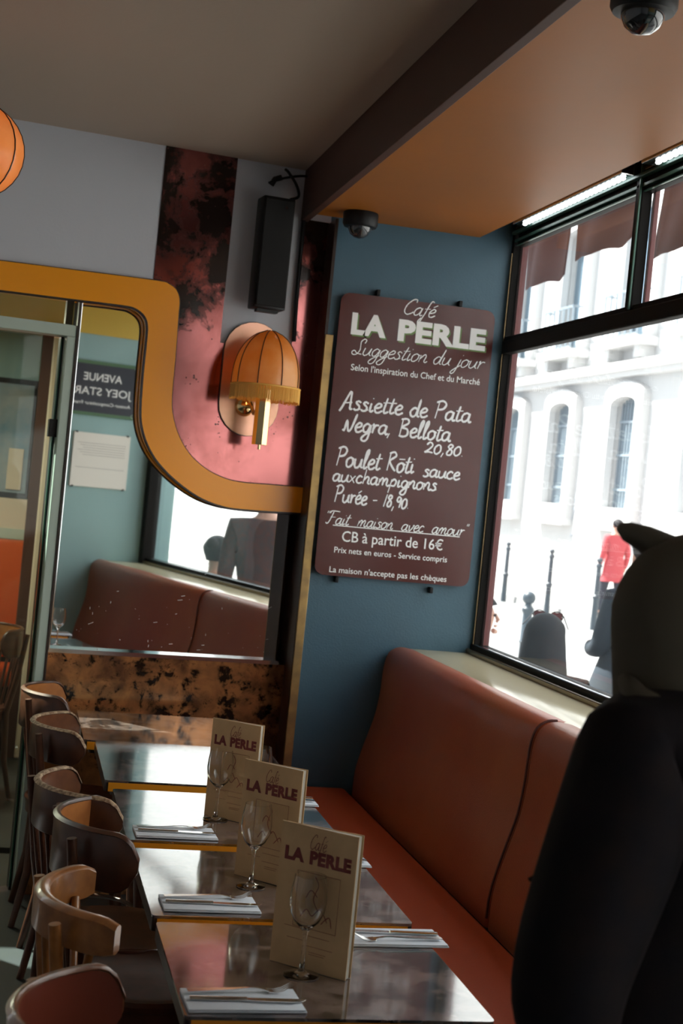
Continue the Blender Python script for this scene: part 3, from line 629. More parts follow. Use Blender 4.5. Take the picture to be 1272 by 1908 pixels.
def tz(y):
    for x0, x1, y0, y1, t in TAB:
        if y0-.02 <= y <= y1+.02: return TZ + (y-(y0+y1)/2)*tan(radians(t))
    return TZ

# ---- menus
def menu(pl_, pr_, h, label):
    a = Vector((*pl_, 0)); b_ = Vector((*pr_, 0)); U = (b_-a); wd = U.length; U.normalize(); z0 = tz((a.y+b_.y)/2)+.001
    e = empty('menu_card', (a.x, a.y, z0), label, 'menu', 'standing menus on the tables', rz=atan2(U.y, U.x))
    # local: x along the cover, -y towards the reader
    MB().box(0, wd, 0, .0016, 0, h).build('front_cover', 'menu', e)
    for k in range(3):
        an = radians(1.6+k*1.4); m = MB().box(0, wd-.002, 0, .0012, 0.001, h-.001, T=Matrix.Translation((0, .0018, 0)) @ Matrix.Rotation(an, 4, 'Z')); m.build('leaf', 'page', e)
    MB().box(0, wd, 0, .0016, 0, h, T=Matrix.Translation((0, .002, 0)) @ Matrix.Rotation(radians(7), 4, 'Z')).build('back_cover', 'menu', e)
    O = Vector((0, 0, 0)); U_ = Vector((1, 0, 0)); V_ = Vector((0, 0, 1))
    hand('Café', O, U_, V_, .38*wd, .845*h, .22*wd, .015, 'ink', e, pen=.0007, slant=.3, jit=0, name='lettering')
    text('LA', O, U_, V_, .07*wd, .745*h, .26*wd, .024, 'ink', e, bold=.06); text('PERLE', O, U_, V_, .40*wd, .745*h, .54*wd, .024, 'ink', e, bold=.06)
    fr = [(.26, .29), (.82, .29), (.82, .68), (.26, .68), (.26, .29)]
    m = MB()
    for p, q in zip(fr, fr[1:]): m.tube([(p[0]*wd, -.0004, p[1]*h), (q[0]*wd, -.0004, q[1]*h)], .0005, 4)
    m.build('print_frame', 'faintink', e)
    sk = [[(.34, .35), (.42, .42), (.5, .38), (.6, .44), (.7, .36)], [(.5, .66), (.55, .6), (.5, .5), (.58, .42)], [(.62, .34), (.72, .4), (.76, .33)], [(.4, .5), (.46, .56), (.55, .52)]]
    stroke_mb([[(x*wd, y*h) for x, y in q] for q in sk], lambda x, y: Vector((x, -.0006, y)), .0011).build('print_sketch', 'faintink', e, recalc=False)
    m = MB()
    for k, (x0, x1, y) in enumerate(((.45, .75, .24), (.2, .42, .2), (.45, .8, .17), (.5, .72, .13), (.5, .70, .115), (.15, .4, .28))): m.tube([(x0*wd, -.0004, y*h), (x1*wd, -.0004, y*h)], .0005, 4)
    m.build('print_lines', 'faintink', e)
    return e
menu((.588, 2.861), (.717, 2.745), .280, 'standing cream menu on the nearest table, largest of the three')
menu((.610, 3.488), (.730, 3.372), .280, 'standing cream menu on the second table, middle of the three')
menu((.615, 4.102), (.735, 4.000), .275, 'standing cream menu on the third table, smallest and farthest of the three')

# ---- wine glasses
def glass_mesh():
    o = [(.0005, 0), (.034, .0), (.0345, .0015), (.03, .003), (.012, .006), (.0055, .012), (.0042, .03), (.004, .07), (.005, .085), (.012, .093), (.025, .106), (.034, .125), (.0365, .145), (.0345, .170), (.0305, .195)]
    i = [(.0295, .195), (.0335, .170), (.0354, .145), (.0328, .125), (.024, .108), (.012, .097), (.0004, .092)]
    return MB().lathe([(r, z) for r, z in o]+i, 32)
for k, (x, y, lab) in enumerate(((.636, 2.775, 'stemmed wine glass in front of the nearest menu'), (.634, 3.386, 'stemmed wine glass in front of the middle menu'), (.640, 4.05, 'stemmed wine glass in front of the farthest menu'),
                  (.80, 2.90, 'stemmed wine glass hidden behind the nearest menu')[:3] if False else (.845, 4.08, 'stemmed wine glass partly hidden to the right of the farthest menu'))):
    if k == 3: x, y = .765, 4.13
    if k == 0: g0 = glass_mesh().build('wine_glass', 'wineglass', smooth=60); g = g0
    else: g = g0.copy(); COL.objects.link(g)
    g.location = (x, y, tz(y)+.0008); tag(g, lab, 'glass', 'wine glasses on the tables')

# ---- napkins and cutlery
def fork_mesh():
    P = [(0, .004), (.03, .005), (.08, .006), (.12, .008), (.14, .0055), (.155, .002)]; Wd = [.0085, .008, .005, .0028, .0035, .009]
    m = MB(); P2 = catmull([(x, z, w_) for (x, z), w_ in zip(P, Wd)], 4); n = len(P2)
    for x, z, w_ in P2: m.v += [(x, -w_, z), (x, w_, z), (x, w_, z+.0022), (x, -w_, z+.0022)]
    for i in range(n-1):
        for k in range(4): m.f.append((i*4+k, i*4+(k+1) % 4, (i+1)*4+(k+1) % 4, (i+1)*4+k))
    m.f += [(0, 1, 2, 3), tuple(range(n*4-4, n*4))]
    for j in range(4):
        y = -.0088+j*.00587; m.tube([(.152, y, .004), (.165, y*1.15, .001+.002), (.18, y*1.15, .006), (.198, y*1.0, .016)], [.0022, .0017, .0016, .0009], 6, flat=.8)
    m.box(.150, .162, -.0108, .0108, .0014, .0036, bev=.0008, seg=1); return m
def knife_mesh():
    m = MB(); P = catmull([(0, .0075), (.04, .0072), (.09, .0055), (.105, .0065)], 4); n = len(P)
    for x, w_ in P: m.v += [(x, w_*cos(a), .004+.0038*sin(a)) for a in [2*pi*k/10 for k in range(10)]]
    for i in range(n-1):
        for k in range(10): m.f.append((i*10+k, i*10+(k+1) % 10, (i+1)*10+(k+1) % 10, (i+1)*10+k))
    m.f += [tuple(range(10)), tuple(range(n*10-10, n*10))]
    bl_ = [(.1, -.006), (.14, -.0095), (.19, -.0098), (.208, -.004), (.214, .004), (.20, .0062), (.1, .006)]
    m.prism(bl_, lambda x, y, d: Vector((x, y, d)), .0034, .0048); return m
FK = fork_mesh().build('fork', 'steel', smooth=50); KN = knife_mesh().build('knife', 'steel', smooth=50); used = {'f': 0, 'k': 0}
def folded():
    m = MB().box(-.108, .108, -.056, .056, 0, .0035, bev=.0015, seg=2); m.box(-.108, .106, -.055, .0545, .0038, .0065, bev=.0012, seg=2); return m
NK = folded().build('napkin', 'paper', smooth=40)
sets = [(.497, 2.620, 2, 'L', 'nearest table, chair side'), (.515, 3.222, 1, 'L', 'second table, chair side'), (.508, 3.868, 1, 'L', 'third table, chair side'),
        (.885, 3.018, 2, 'R', 'nearest table, bench side'), (.870, 3.645, 1, 'R', 'second table, bench side'), (.872, 4.315, 0, 'R', 'third table, bench side')]
for i, (x, y, rz, side, where) in enumerate(sets):
    nk = NK if i == 0 else NK.copy()
    if i: COL.objects.link(nk)
    z = tz(y); nk.location = (x, y, z+.0008); nk.rotation_euler = (radians(0), 0, radians(rz)); tag(nk, 'folded white paper napkin on the ' + where, 'napkin', 'folded napkins at the place settings')
    for kind, ob, dy in (('f', FK, .022), ('k', KN, -.012)):
        c = ob if used[kind] == 0 else ob.copy()
        if used[kind]: COL.objects.link(c)
        used[kind] += 1
        s_ = 1 if side == 'L' else -1
        c.location = (x-s_*.100, y+dy*s_, z+.0076); c.rotation_euler = (0, 0, radians(rz+(0 if s_ > 0 else 180)+(-3 if kind == 'k' else 3)))
        tag(c, ('steel fork' if kind == 'f' else 'steel knife')+' lying on the napkin, '+where, 'fork' if kind == 'f' else 'knife', 'cutlery on the napkins')

# ================================================================== CHAIRS (facing +x; origin on the floor under the seat)
def arcrail(rx, ry, a0, a1, zf, hf, th, n=22, z0=None):     # curved band; zf(t) lower edge, hf(t) height, t in 0..1
    m = MB(); k = 0
    for i in range(n+1):
        t = i/n; a = a0+(a1-a0)*t; ox, oy = cos(a), sin(a); zz, h = zf(t), hf(t)
        for r, z in ((0, zz+.004), (0, zz+h-.007), (th*.3, zz+h), (th*.75, zz+h), (th, zz+h-.006), (th, zz+.004), (th*.6, zz), (th*.3, zz)):
            m.v.append((ox*(rx-r)-.0, oy*(ry-r), z))
    for i in range(n):
        for j in range(8): m.f.append((i*8+j, i*8+(j+1) % 8, (i+1)*8+(j+1) % 8, (i+1)*8+j))
    m.f += [tuple(range(8)), tuple(range(n*8, n*8+8))]; return m
def chair(name, label, style, wood, face):
    t = empty(name, (0, 0, 0), label, 'chair', 'wooden chairs along the tables')
    seat = MB().lathe([(.001, .455), (.14, .452), (.19, .458), (.205, .462), (.212, .452), (.208, .438), (.001, .436)], 28); seat.v = [(x*.98+.0, y*.98, z) for x, y, z in seat.v]; seat.build('seat', wood, t, smooth=45)
    MB().lathe([(.185, .40), (.2, .40), (.2, .436), (.185, .436), (.185, .40)], 28).build('seat_frame', wood, t, smooth=45)
    for sy in (-1, 1):
        MB().tube([(.14, .13*sy, .43), (.155, .145*sy, .2), (.175, .165*sy, 0)], [.017, .015, .011], 10).build('leg', wood, t, smooth=50)
        MB().tube([(-.23, .165*sy, .84), (-.2, .155*sy, .62), (-.165, .135*sy, .44), (-.175, .145*sy, .2), (-.215, .16*sy, 0)], [.012, .015, .017, .015, .012], 10).build('leg', wood, t, smooth=50)
    MB().tube([(.16*cos(a), .16*sin(a), .2) for a in [2*pi*k/24 for k in range(25)]], .008, 8).build('stretcher', wood, t, smooth=50)
    rd = lambda q: max(.05, 1-max(0, abs(2*q-1)-.80)**2/.04)**.5
    if style == 'spindle':
        arcrail(.255, .245, pi*.66, pi*1.34, lambda q: .785+.012*(1-rd(q)), lambda q: .048+.027*rd(q), .032).build('top_rail', face, t, smooth=50)
        for k in range(5):
            a = pi*(.74+.13*k); MB().tube([(-.19+.03*abs(k-2)*.5, .05*(k-2), .455), (.24*cos(a)+.012, .21*sin(a)*.96, .80)], [.007, .009], 8).build('spindle', wood, t, smooth=50)
    else:
        H = .14 if style == 'wide' else .12
        arcrail(.255, .235, pi*.60, pi*1.40, lambda q: .86-H/2-H/2*rd(q), lambda q: H*rd(q), .012, n=34).build('back_band', wood, t, smooth=50); arcrail(.2425, .2225, pi*.605, pi*1.395, lambda q: .86-.006-H/2-(H/2-.006)*rd(q), lambda q: max(.002, (H-.006)*rd(q)), .002, n=34).build('inner_veneer', face, t, smooth=50)
        arcrail(.258, .238, pi*.60, pi*1.40, lambda q: .86-H/2+H/2*rd(q)-.008, lambda q: .011, .020, n=34).build('band_rim', 'worn' if style == 'worn' else wood, t, smooth=50)
        for k in range(3): MB().tube([(-.185, .06*(k-1), .455), (-.232, .075*(k-1), .74)], .008, 8).build('spindle', wood, t, smooth=50)
    return t
def putch(t, x, y, rz): t.location = (x, y, 0); t.rotation_euler = (0, 0, radians(rz)); return t
c2 = chair('cafe_chair', 'honey-brown chair with curved rail and spindles, beside the two nearest tables', 'spindle', 'woodlight', 'woodlight'); putch(c2, .375, 2.975, 4)
c3 = chair('cafe_chair', 'chair with wide dark curved back band and orange inside, touching the third table', 'wide', 'wooddark', 'veneer'); putch(c3, .432, 3.63, 4)
c4 = chair('cafe_chair', 'chair with chipped pale worn edges on its back band, beyond the wide-banded one', 'worn', 'wooddark', 'wood'); putch(c4, .390, 4.01, 12)
c5 = chair('cafe_chair', 'farthest chair, orange inside its curved back, under the mirror corner', 'wide', 'wooddark', 'veneer'); putch(c5, .365, 5.63, 0)
c6 = copy_tree(c4); putch(c6, .395, 5.08, 0); c6.scale = (1, 1, .97); tag(c6, 'dark chair mostly hidden between the farthest chair and the worn one', 'chair')
c1 = chair('cafe_chair', 'nearest chair, reddish rounded back panel cut by the bottom edge', 'wide', 'wood', 'redwood'); putch(c1, .325, 2.30, -6)

# chairs and table in the room beyond the door
for k, (x, y, rz, lab) in enumerate(((-.55, 8.0, 20, 'dark wooden chair seen through the glazed door, left'), (-.12, 7.6, 200, 'dark wooden chair seen through the glazed door, right'))):
    c = copy_tree(c5 if k else c2); putch(c, x, y, rz); tag(c, lab, 'chair', 'chairs beyond the door')
t = empty('far_table', (-.45, 8.45, 0), 'pale-topped table in the room beyond the glazed door', 'table')
MB().box(-.4, .4, -.3, .3, .73, .76, bev=.006).build('tabletop', 'cream', t); MB().lathe([(.2, 0), (.2, .02), (.03, .04), (.025, .7), (.1, .73)], 16).build('column', 'iron', t, smooth=40)

# ================================================================== LAMPS, SPEAKER, CAMERAS
def dome_shade(R, H, npan, name, par, prof):
    ribs = []
    def P(t, k, pinch=0):
        r, z = prof(t); a = 2*pi*k/npan; return Vector((r*cos(a), r*sin(a), z))
    sub = 4; m = MB(); nt_ = 14; n = npan*sub
    for i in range(nt_+1):
        r, z = prof(i/nt_)
        for k in range(n):
            fr = (k % sub)/sub; pin = 1-.035*sin(pi*fr)*1.0 if False else 1-.03*(1-abs(2*fr-1)**2); a = 2*pi*k/n
            m.v.append((r*pin*cos(a), r*pin*sin(a), z))
    for i in range(nt_):
        for k in range(n): m.f.append((i*n+k, i*n+(k+1) % n, (i+1)*n+(k+1) % n, (i+1)*n+k))
    m.build(name, 'shade', par, smooth=70)
    for k in range(npan):
        MB().tube([P(i/nt_, k)*1.004 for i in range(nt_+1)], .0022, 5).build('rib', 'dark', par)
# wall lamp
lu, lz = wall(466, 707)
lamp = empty('wall_lamp', W3(lu, lz, .004), 'fringed amber dome wall lamp with brass stem on an oval plate', 'lamp', rz=WA)
hw, hh = .125, .232
cap = [(hw*cos(pi*k/12), hh-hw+hw*sin(pi*k/12)) for k in range(13)]+[(-hw*cos(pi*k/12), -(hh-hw)-hw*sin(pi*k/12)) for k in range(13)]
MB().prism(cap, lambda x, z, d: Vector((x, -d, z)), .001, .014).build('back_plate', mat('rose_copper_plate', (.80, .42, .30), .3, metal=.8, nz=(6, (.6, .34, .2), .8)), lamp, smooth=40)
MB().prism([(x*1.015, z*1.01) for x, z in cap], lambda x, z, d: Vector((x, -d, z)), .0, .010).build('plate_edge', 'dark', lamp)
sc_ = onp(495, 716, WO+WN*.19, WN)-W3(lu, lz, .004); sx_, sz_ = sc_.dot(WU), sc_.z
sh = empty('lamp_shade', (sx_, -.185, sz_-.012)); sh.parent = lamp
prof_s = lambda t: ((.135*(cos(pi/2*t**1.25)**.62) if t < 1 else .012)*(1)+.0, .205*(sin(pi/2*t**1.1)))
dome_shade(.135, .225, 9, 'shade_panels', sh, lambda t: (max(.014, .137*(1-t**2.6)**.55), .225*t))
fr_ = MB(); random.seed(3)
for k in range(230):
    a = 2*pi*k/230+random.uniform(-.01, .01); l = .056*random.uniform(.88, 1.05); q = random.uniform(-.004, .004)
    fr_.tube([(.138*cos(a), .138*sin(a), .004), (.139*cos(a), .139*sin(a), -.02), (.139*cos(a+q), .139*sin(a+q), -l)], [.0016, .0017, .0019], 4)
fo = fr_.build('fringe', 'fringe', sh); fo['kind'] = 'stuff'
MB().tube([(.138*cos(a), .138*sin(a), .002) for a in [2*pi*k/36 for k in range(37)]], .004, 6).build('shade_rim', 'fringe', sh, smooth=60)
MB().lathe([(.0, .02), (.018, .03), (.026, .06), (.02, .09), (0, .10)], 16).build('bulb', 'bulb', sh, smooth=60)
tx = onp(487, 780, WO+WN*.185, WN)-W3(lu, lz, .004); tu, tzz = tx.dot(WU), tx.z
MB().lathe([(.0, -.105), (.031, -.105), (.032, -.103), (.032, .13), (0, .13)], 8, o=(tu, -.185, tzz)).build('stem', 'shinybrass', lamp, smooth=20)
MB().lathe([(0, -.125), (.006, -.123), (.006, -.105), (0, -.105)], 10, o=(tu, -.185, tzz)).build('finial', 'shinybrass', lamp, smooth=40)
bx_ = onp(457, 757, WO+WN*.03, WN)-W3(lu, lz, .004); bu, bz = bx_.dot(WU), bx_.z
Tm = Matrix.Translation((bu, -.014, bz)) @ Matrix.Rotation(radians(90), 4, 'X')
MB().lathe([(0, .032), (.02, .028), (.036, .015), (.042, 0)], 24, T=Tm).build('rosette', 'shinybrass', lamp, smooth=60)
MB().tube([(bu, -.03, bz), (bu+.012, -.08, bz-.004), (tu-.02, -.13, bz-.03), (tu-.012, -.17, bz-.02)], .008, 10).build('arm', 'shinybrass', lamp, smooth=60)
MB().tube([(bu+.028, -.10, bz+.03), (bu+.03, -.11, bz-.03), (bu+.035, -.12, bz-.055), (tu-.01, -.15, bz-.045)], .009, 10).build('arm', 'shinybrass', lamp, smooth=60)
pl1 = bpy.data.lights.new('wall_lamp_bulb', 'POINT'); plo = bpy.data.objects.new('wall_lamp_bulb', pl1); COL.objects.link(plo); pl1.energy = .12; pl1.color = (1, .6, .28); pl1.shadow_soft_size = .03
plo.location = W3(lu, lz, .004)+WU*sx_+WN*.185+ZV*(sz_+.06)
# hanging globe at the left edge
gc = atd(-46, 279, 4.3); R = .14
pend = empty('pendant_lamp', gc, 'amber ribbed globe lamp cut by the left edge, below the ceiling', 'lamp')
dome_shade(R, R, 10, 'globe_panels', pend, lambda t: (max(.012, R*sin(pi*(.03+.94*t))), -R*cos(pi*(.03+.94*t))))
MB().tube([(0, 0, R), (0, 0, 3.01-gc.z)], .004, 8).build('cord', 'black', pend)
MB().lathe([(0, -.03), (.03, -.02), (.035, .01), (.02, .04), (0, .05)], 16).build('bulb', 'bulb', pend, smooth=60)
pl2 = bpy.data.lights.new('pendant_bulb', 'POINT'); po2 = bpy.data.objects.new('pendant_bulb', pl2); COL.objects.link(po2); pl2.energy = 1.2; pl2.color = (1, .6, .28); pl2.shadow_soft_size = .04; po2.location = gc
# speaker
a1_, a2_ = onp(497, 362, WO+WN*.17, WN), onp(474, 571, WO+WN*.17, WN); b1_ = onp(531, 577, WO+WN*.17, WN)
su0 = (a2_-WO).dot(WU); su1 = (b1_-WO).dot(WU); sz0, sz1 = a2_.z, a1_.z
sp = empty('loudspeaker', W3((su0+su1)/2, sz0, .1), 'slim black column loudspeaker hung high beside the copper strip', 'speaker', rz=WA)
def spbox(u0, u1, z0, z1, v0, v1, bev=0): return MB().box(u0-(su0+su1)/2, u1-(su0+su1)/2, -(v1-.1), -(v0-.1), z0-sz0, z1-sz0, bev=bev)
spbox(su0, su1+.004, sz0, sz1, .06, .16, .006).build('cabinet', 'black', sp, smooth=40)
spbox(su0+.006, su1-.002, sz0+.01, sz1-.01, .158, .168, .003).build('grille', mat('speaker_cloth', (.008, .008, .008), .9), sp)
spbox(su0+.02, su1-.02, sz0-.012, sz0, .10, .14).build('badge', 'iron', sp)
spbox((su0+su1)/2-.03, (su0+su1)/2+.03, sz0+.2, sz0+.4, 0.0, .06).build('bracket', 'iron', sp)
MB().lathe([(0, 0), (.006, 0), (.006, .003), (0, .003)], 10, T=Matrix.Translation((.03, -.068, sz1-sz0-.04)) @ Matrix.Rotation(pi/2, 4, 'X')).build('screw', 'chrome', sp)
def cable(pts, r, lab, m='black', name='cable'):
    P = catmull([tuple(onp(x, y, WO+WN*v, WN)) for x, y, v in pts], 6); return tag(MB().tube(P, r, 8).build(name, m, smooth=60), lab, 'cable', 'cables by the loudspeaker')
cable([(540, 372, .10), (556, 366, .10), (552, 345, .08), (538, 322, .05), (532, 316, .03)], .006, 'black cable looping from the loudspeaker top up to the ceiling')
cable([(500, 341, .03), (520, 334, .04), (560, 328, .05), (596, 332, .03)], .005, 'thin dark cable running sideways above the loudspeaker')
cable([(566, 404, .02), (560, 470, .02), (552, 560, .02), (547, 636, .02)], .009, 'dark vertical conduit between grey strip and right copper strip', name='conduit')
pq = onp(514, 336, WO+WN*.03, WN)
tag(MB().tube([onp(505, 345, WO+WN*.02, WN), onp(512, 334, WO+WN*.03, WN), onp(524, 331, WO+WN*.03, WN)], .012, 8).build('cable_clip', 'iron', smooth=50), 'small dark cable fitting above the loudspeaker on the grey wall', 'fitting')
# dome cameras
def domecam(c, label):
    e = empty('security_camera', c, label, 'camera', 'dome cameras on the soffit')
    MB().lathe([(.0, 0), (.068, 0), (.070, -.006), (.070, -.045), (.064, -.056), (.045, -.058)], 32).build('housing', 'black', e, smooth=40)
    MB().lathe([(.046, -.056), (.045, -.068), (.036, -.086), (.02, -.098), (.0005, -.102)], 28).build('dome', 'domeglass', e, smooth=60)
    MB().lathe([(.0, -.0), (.012, -.004), (.015, -.02), (0, -.022)], 14, T=Matrix.Translation((-.012, -.01, -.072)) @ Matrix.Rotation(.6, 4, 'Y')).build('lens', 'iron', e, smooth=50)
p = onz(648, 394, 2.81); domecam(Vector((1.245, 5.70, 2.81)), 'small black dome camera above the brown board')
domecam(onz(1203, -26, 2.81), 'black dome camera on the soffit, cut by the top edge')

# ================================================================== OUTSIDE
struct(MB().box(2.05, 60, -40, 70, -.3, -.13).build('ground_street', 'asphalt'))
struct(MB().box(2.05, 4.9, -6, 40, -.13, -.10).build('ground_pavement', 'pavement')); struct(MB().box(9.9, 11.2, -40, 70, -.13, 0).build('ground_far_pavement', 'pavement'))
FX = 11.0; bld = empty('stone_building', (FX, 28, 0), 'pale stone building with barred arched windows across the street', 'building')
wy = 1.15
WC = [31.75, 28.72, 25.48, 22.25, 19.0]; zs, zt2 = 1.92, 4.0
def hole(c, z0, z1, wd, off=0, arch=.16, n=10):
    a = wd/2+off; pts = [(c-a, z0-off)]
    pts += [(c-a*cos(pi*k/n), z1-arch+off*.6+(arch+off*.3)*sin(pi*k/n)) for k in range(n+1)]
    return pts+[(c+a, z0-off)]
ffn = lambda y, z, d: Vector((FX-d, y, z))
edges = [-40]+[(a+b_)/2 for a, b_ in zip(WC[::-1], WC[::-1][1:])]+[70]; cs = WC[::-1]
for k, c in enumerate(cs):
    y0, y1 = edges[k], edges[k+1]; m = MB()
    for (z0, z1, zlo, zhi, ar) in ((zs, zt2, -.13, 4.75, .16), (5.05, 7.6, 4.75, 9.0, .1)):
        H = hole(c, z0, z1, wy, arch=ar); L_, R_ = c-wy/2, c+wy/2
        for q in ((y0, L_, zlo, zhi), (R_, y1, zlo, zhi), (L_, R_, zlo, z0)): m.add([ffn(q[0], q[2], 0), ffn(q[1], q[2], 0), ffn(q[1], q[3], 0), ffn(q[0], q[3], 0)], [(0, 1, 2, 3)])
        A_ = H[1:-1]
        for p, q in zip(A_, A_[1:]): m.add([ffn(*p, 0), ffn(*q, 0), ffn(q[0], zhi, 0), ffn(p[0], zhi, 0)], [(0, 1, 2, 3)])
        for p, q in zip(H, H[1:]+H[:1]): m.add([ffn(*p, 0), ffn(*q, 0), ffn(*q, -.16), ffn(*p, -.16)], [(0, 1, 2, 3)])
    child(m, bld, 'wall', 'stone')
    for (z0, z1, ar, low) in ((zs, zt2, .16, 1), (5.05, 7.6, .1, 0)):
        pn = child(MB().box(FX+.13, FX+.19, c-wy/2-.02, c+wy/2+.02, z0-.02, z1+.02), bld, 'window_pane', 'farpane')
        H0 = hole(c, z0, z1, wy, arch=ar); H1 = hole(c, z0, z1, wy, .30, arch=ar); H0[0] = (H0[0][0], z0); H0[-1] = (H0[-1][0], z0)
        if low:
            H1[0] = (H1[0][0], z0-.28); H1[-1] = (H1[-1][0], z0-.28); H0b = [(H0[0][0], z0-.28)]+H0[1:-1]+[(H0[-1][0], z0-.28)]
            child(MB().strip(H0b, H1, ffn, -.01, .16), bld, 'window_surround', 'stonetrim')
            child(MB().box(FX-.16, FX, c-wy/2, c+wy/2, z0-.28, z0), bld, 'window_sill', 'stonetrim')
            child(MB().box(FX-.22, FX, c-wy/2-.32, c+wy/2+.32, z0-.42, z0-.28), bld, 'sill_block', 'stonetrim')
            g = MB()
            for j in range(9): yy = c-wy/2+.06+j*(wy-.12)/8; g.box(FX+.07, FX+.10, yy-.018, yy+.018, z0, z1-.02)
            for zz in (z0+.35, z0+1.0, z1-.45): g.box(FX+.06, FX+.09, c-wy/2, c+wy/2, zz-.02, zz+.02)
            child(g, bld, 'grille', 'grille')['kind'] = 'stuff'
        else:
            H1[0] = (H1[0][0], z0); H1[-1] = (H1[-1][0], z0)
            child(MB().strip(H0, H1, ffn, -.01, .16), bld, 'window_surround', 'stonetrim')
            child(MB().box(FX-.42, FX, c-.95, c+.95, 4.88, 5.04), bld, 'balcony_slab', 'stonetrim')
            for sgn in (-1, 1): child(MB().box(FX-.30, FX, c+sgn*.7-.12, c+sgn*.7+.12, 4.66, 4.88), bld, 'bracket', 'stonetrim')
            g = MB()
            for zz in (5.08, 5.5, 5.9): g.box(FX-.38, FX-.35, c-.8, c+.8, zz-.02, zz+.02)
            for j in range(7): yy = c-.8+j*.2667; g.box(FX-.38, FX-.35, yy-.015, yy+.015, 5.04, 5.9)
            for j in (-.8, .8):
                g.box(FX-.38, FX, c+j-.015, c+j+.015, 5.88, 5.92)
            child(g, bld, 'railing', 'grille')
child(MB().box(FX-.30, FX, -40, 70, 4.46, 4.62), bld, 'cornice', 'stonetrim'); child(MB().box(FX-.18, FX, -40, 70, 4.36, 4.46), bld, 'cornice', 'stonetrim')
child(MB().box(FX-.10, FX, -40, 70, -.13, 1.05), bld, 'stone_base', 'stone'); child(MB().box(FX, FX+.2, -40, 70, 9.0, 13), bld, 'wall', 'stone')
def gfit(px_, py_): p = onx(px_, py_, FX-.005); return p.y, p.z
gr_ = [[(1072, 925), (1080, 915), (1086, 925), (1079, 934), (1072, 925)], [(1064, 970), (1074, 942), (1084, 955), (1094, 940)], [(1070, 930), (1082, 975)], [(1093, 955), (1102, 938), (1110, 960), (1104, 990), (1094, 980), (1092, 955)], [(1099, 960), (1101, 970)], [(1062, 1000), (1078, 985), (1090, 998)], [(1066, 948), (1090, 944)]]
o = stroke_mb([[gfit(*p) for p in q] for q in gr_], lambda y, z: Vector((FX-.012, y, z)), .022).build('graffiti', mat('grey_spray', (.45, .48, .52), .9), None, recalc=False); o.parent = bld; fixp(o, bld)
# outer pier of our own front, beyond the window
struct(MB().box(2.04, 2.30, 6.83, 7.2, -.13, 4.2).build('wall_outer_pier', 'stonetrim'))
# bollards
def bollard(x, y, label, ball=False, name='bollard'):
    e = empty(name, (x, y, -.13 if not ball else -.10), label, 'bollard', 'street posts')
    if ball:
        MB().lathe([(.075, 0), (.075, .1), (.055, .13), (.05, .5), (.062, .52), (.05, .54), (.046, .80), (.06, .82), (.06, .85), (.035, .88), (.03, .9)], 18).build('post', 'post', e, smooth=35)
        MB().lathe([(.066*sin(pi*k/12)+.0005, .955-.066*cos(pi*k/12)) for k in range(13)], 18).build('ball', 'post', e, smooth=60)
    else:
        MB().lathe([(.055, 0), (.055, .06), (.05, .5), (.062, .52), (.062, .56), (.045, .58), (.040, 1.02), (.055, 1.04), (.055, 1.07), (.035, 1.10)], 14).build('post', 'post', e, smooth=35)
        MB().lathe([(.05*sin(pi*k/10)+.0005, 1.15-.05*cos(pi*k/10)) for k in range(11)], 14).build('ball', 'post', e, smooth=60)
for (x, y), lab in (((9.715, 27.78), 'thin dark street post at the far kerb, leftmost through the window'), ((9.715, 25.36), 'thin dark street post at the far kerb, middle of three'), ((9.49, 22.59), 'dark street post at the far kerb, before the red-coated walker')): bollard(x, y, lab)
pb_ = atd(985, 1118, 14.5); bollard(pb_.x, pb_.y, 'thick dark ball-topped bollard on the near pavement, behind the sunglasses', True)
# awning valance flaps
def flap(c, label):
    P = [onx(x, y, 2.75) for x, y in c]; n = 14; m = MB()              # top-left, top-right, bottom-right, bottom-left
    for i in range(n+1):
        t = i/n; a = P[0].lerp(P[1], t); b_ = P[3].lerp(P[2], t)
        for j in range(5): q = a.lerp(b_, j/4); q.x += .02*sin(9*t+j*.4); q.z += (.008*sin(14*t) if j == 4 else 0); m.v.append(tuple(q))
    for i in range(n):
        for j in range(4): m.f.append((i*5+j, i*5+j+1, (i+1)*5+j+1, (i+1)*5+j))
    o = m.build('awning_flap', 'awning', None, smooth=60); s = o.modifiers.new('t', 'SOLIDIFY'); s.thickness = .006; tag(o, label, 'awning', 'awning flaps above the window')
flap([(989, 385), (1073, 350), (1058, 515), (974, 540)], 'burgundy awning flap hanging outside, leftmost and shortest')
flap([(1080, 345), (1245, 280), (1182, 448), (1066, 486)], 'burgundy awning flap, middle one in the upper left pane')
flap([(1252, 275), (1420, 205), (1380, 425), (1207, 484)], 'burgundy awning flap in the upper right pane')
struct(MB().box(2.70, 2.80, 3.0, 9.0, onx(989, 385, 2.75).z-.01, onx(989, 385, 2.75).z+.09).build('trim_13', 'burg')); struct(MB().box(2.1, 2.72, 3.0, 3.08, onx(989, 385, 2.75).z-.01, onx(989, 385, 2.75).z+.06).build('trim_14', 'iron')); struct(MB().box(1.9, 2.12, YP, 9, 3.16, 5.2).build('wall_above_window', 'stonetrim'))  # unseen upper wall, its height set to keep sun off the flaps
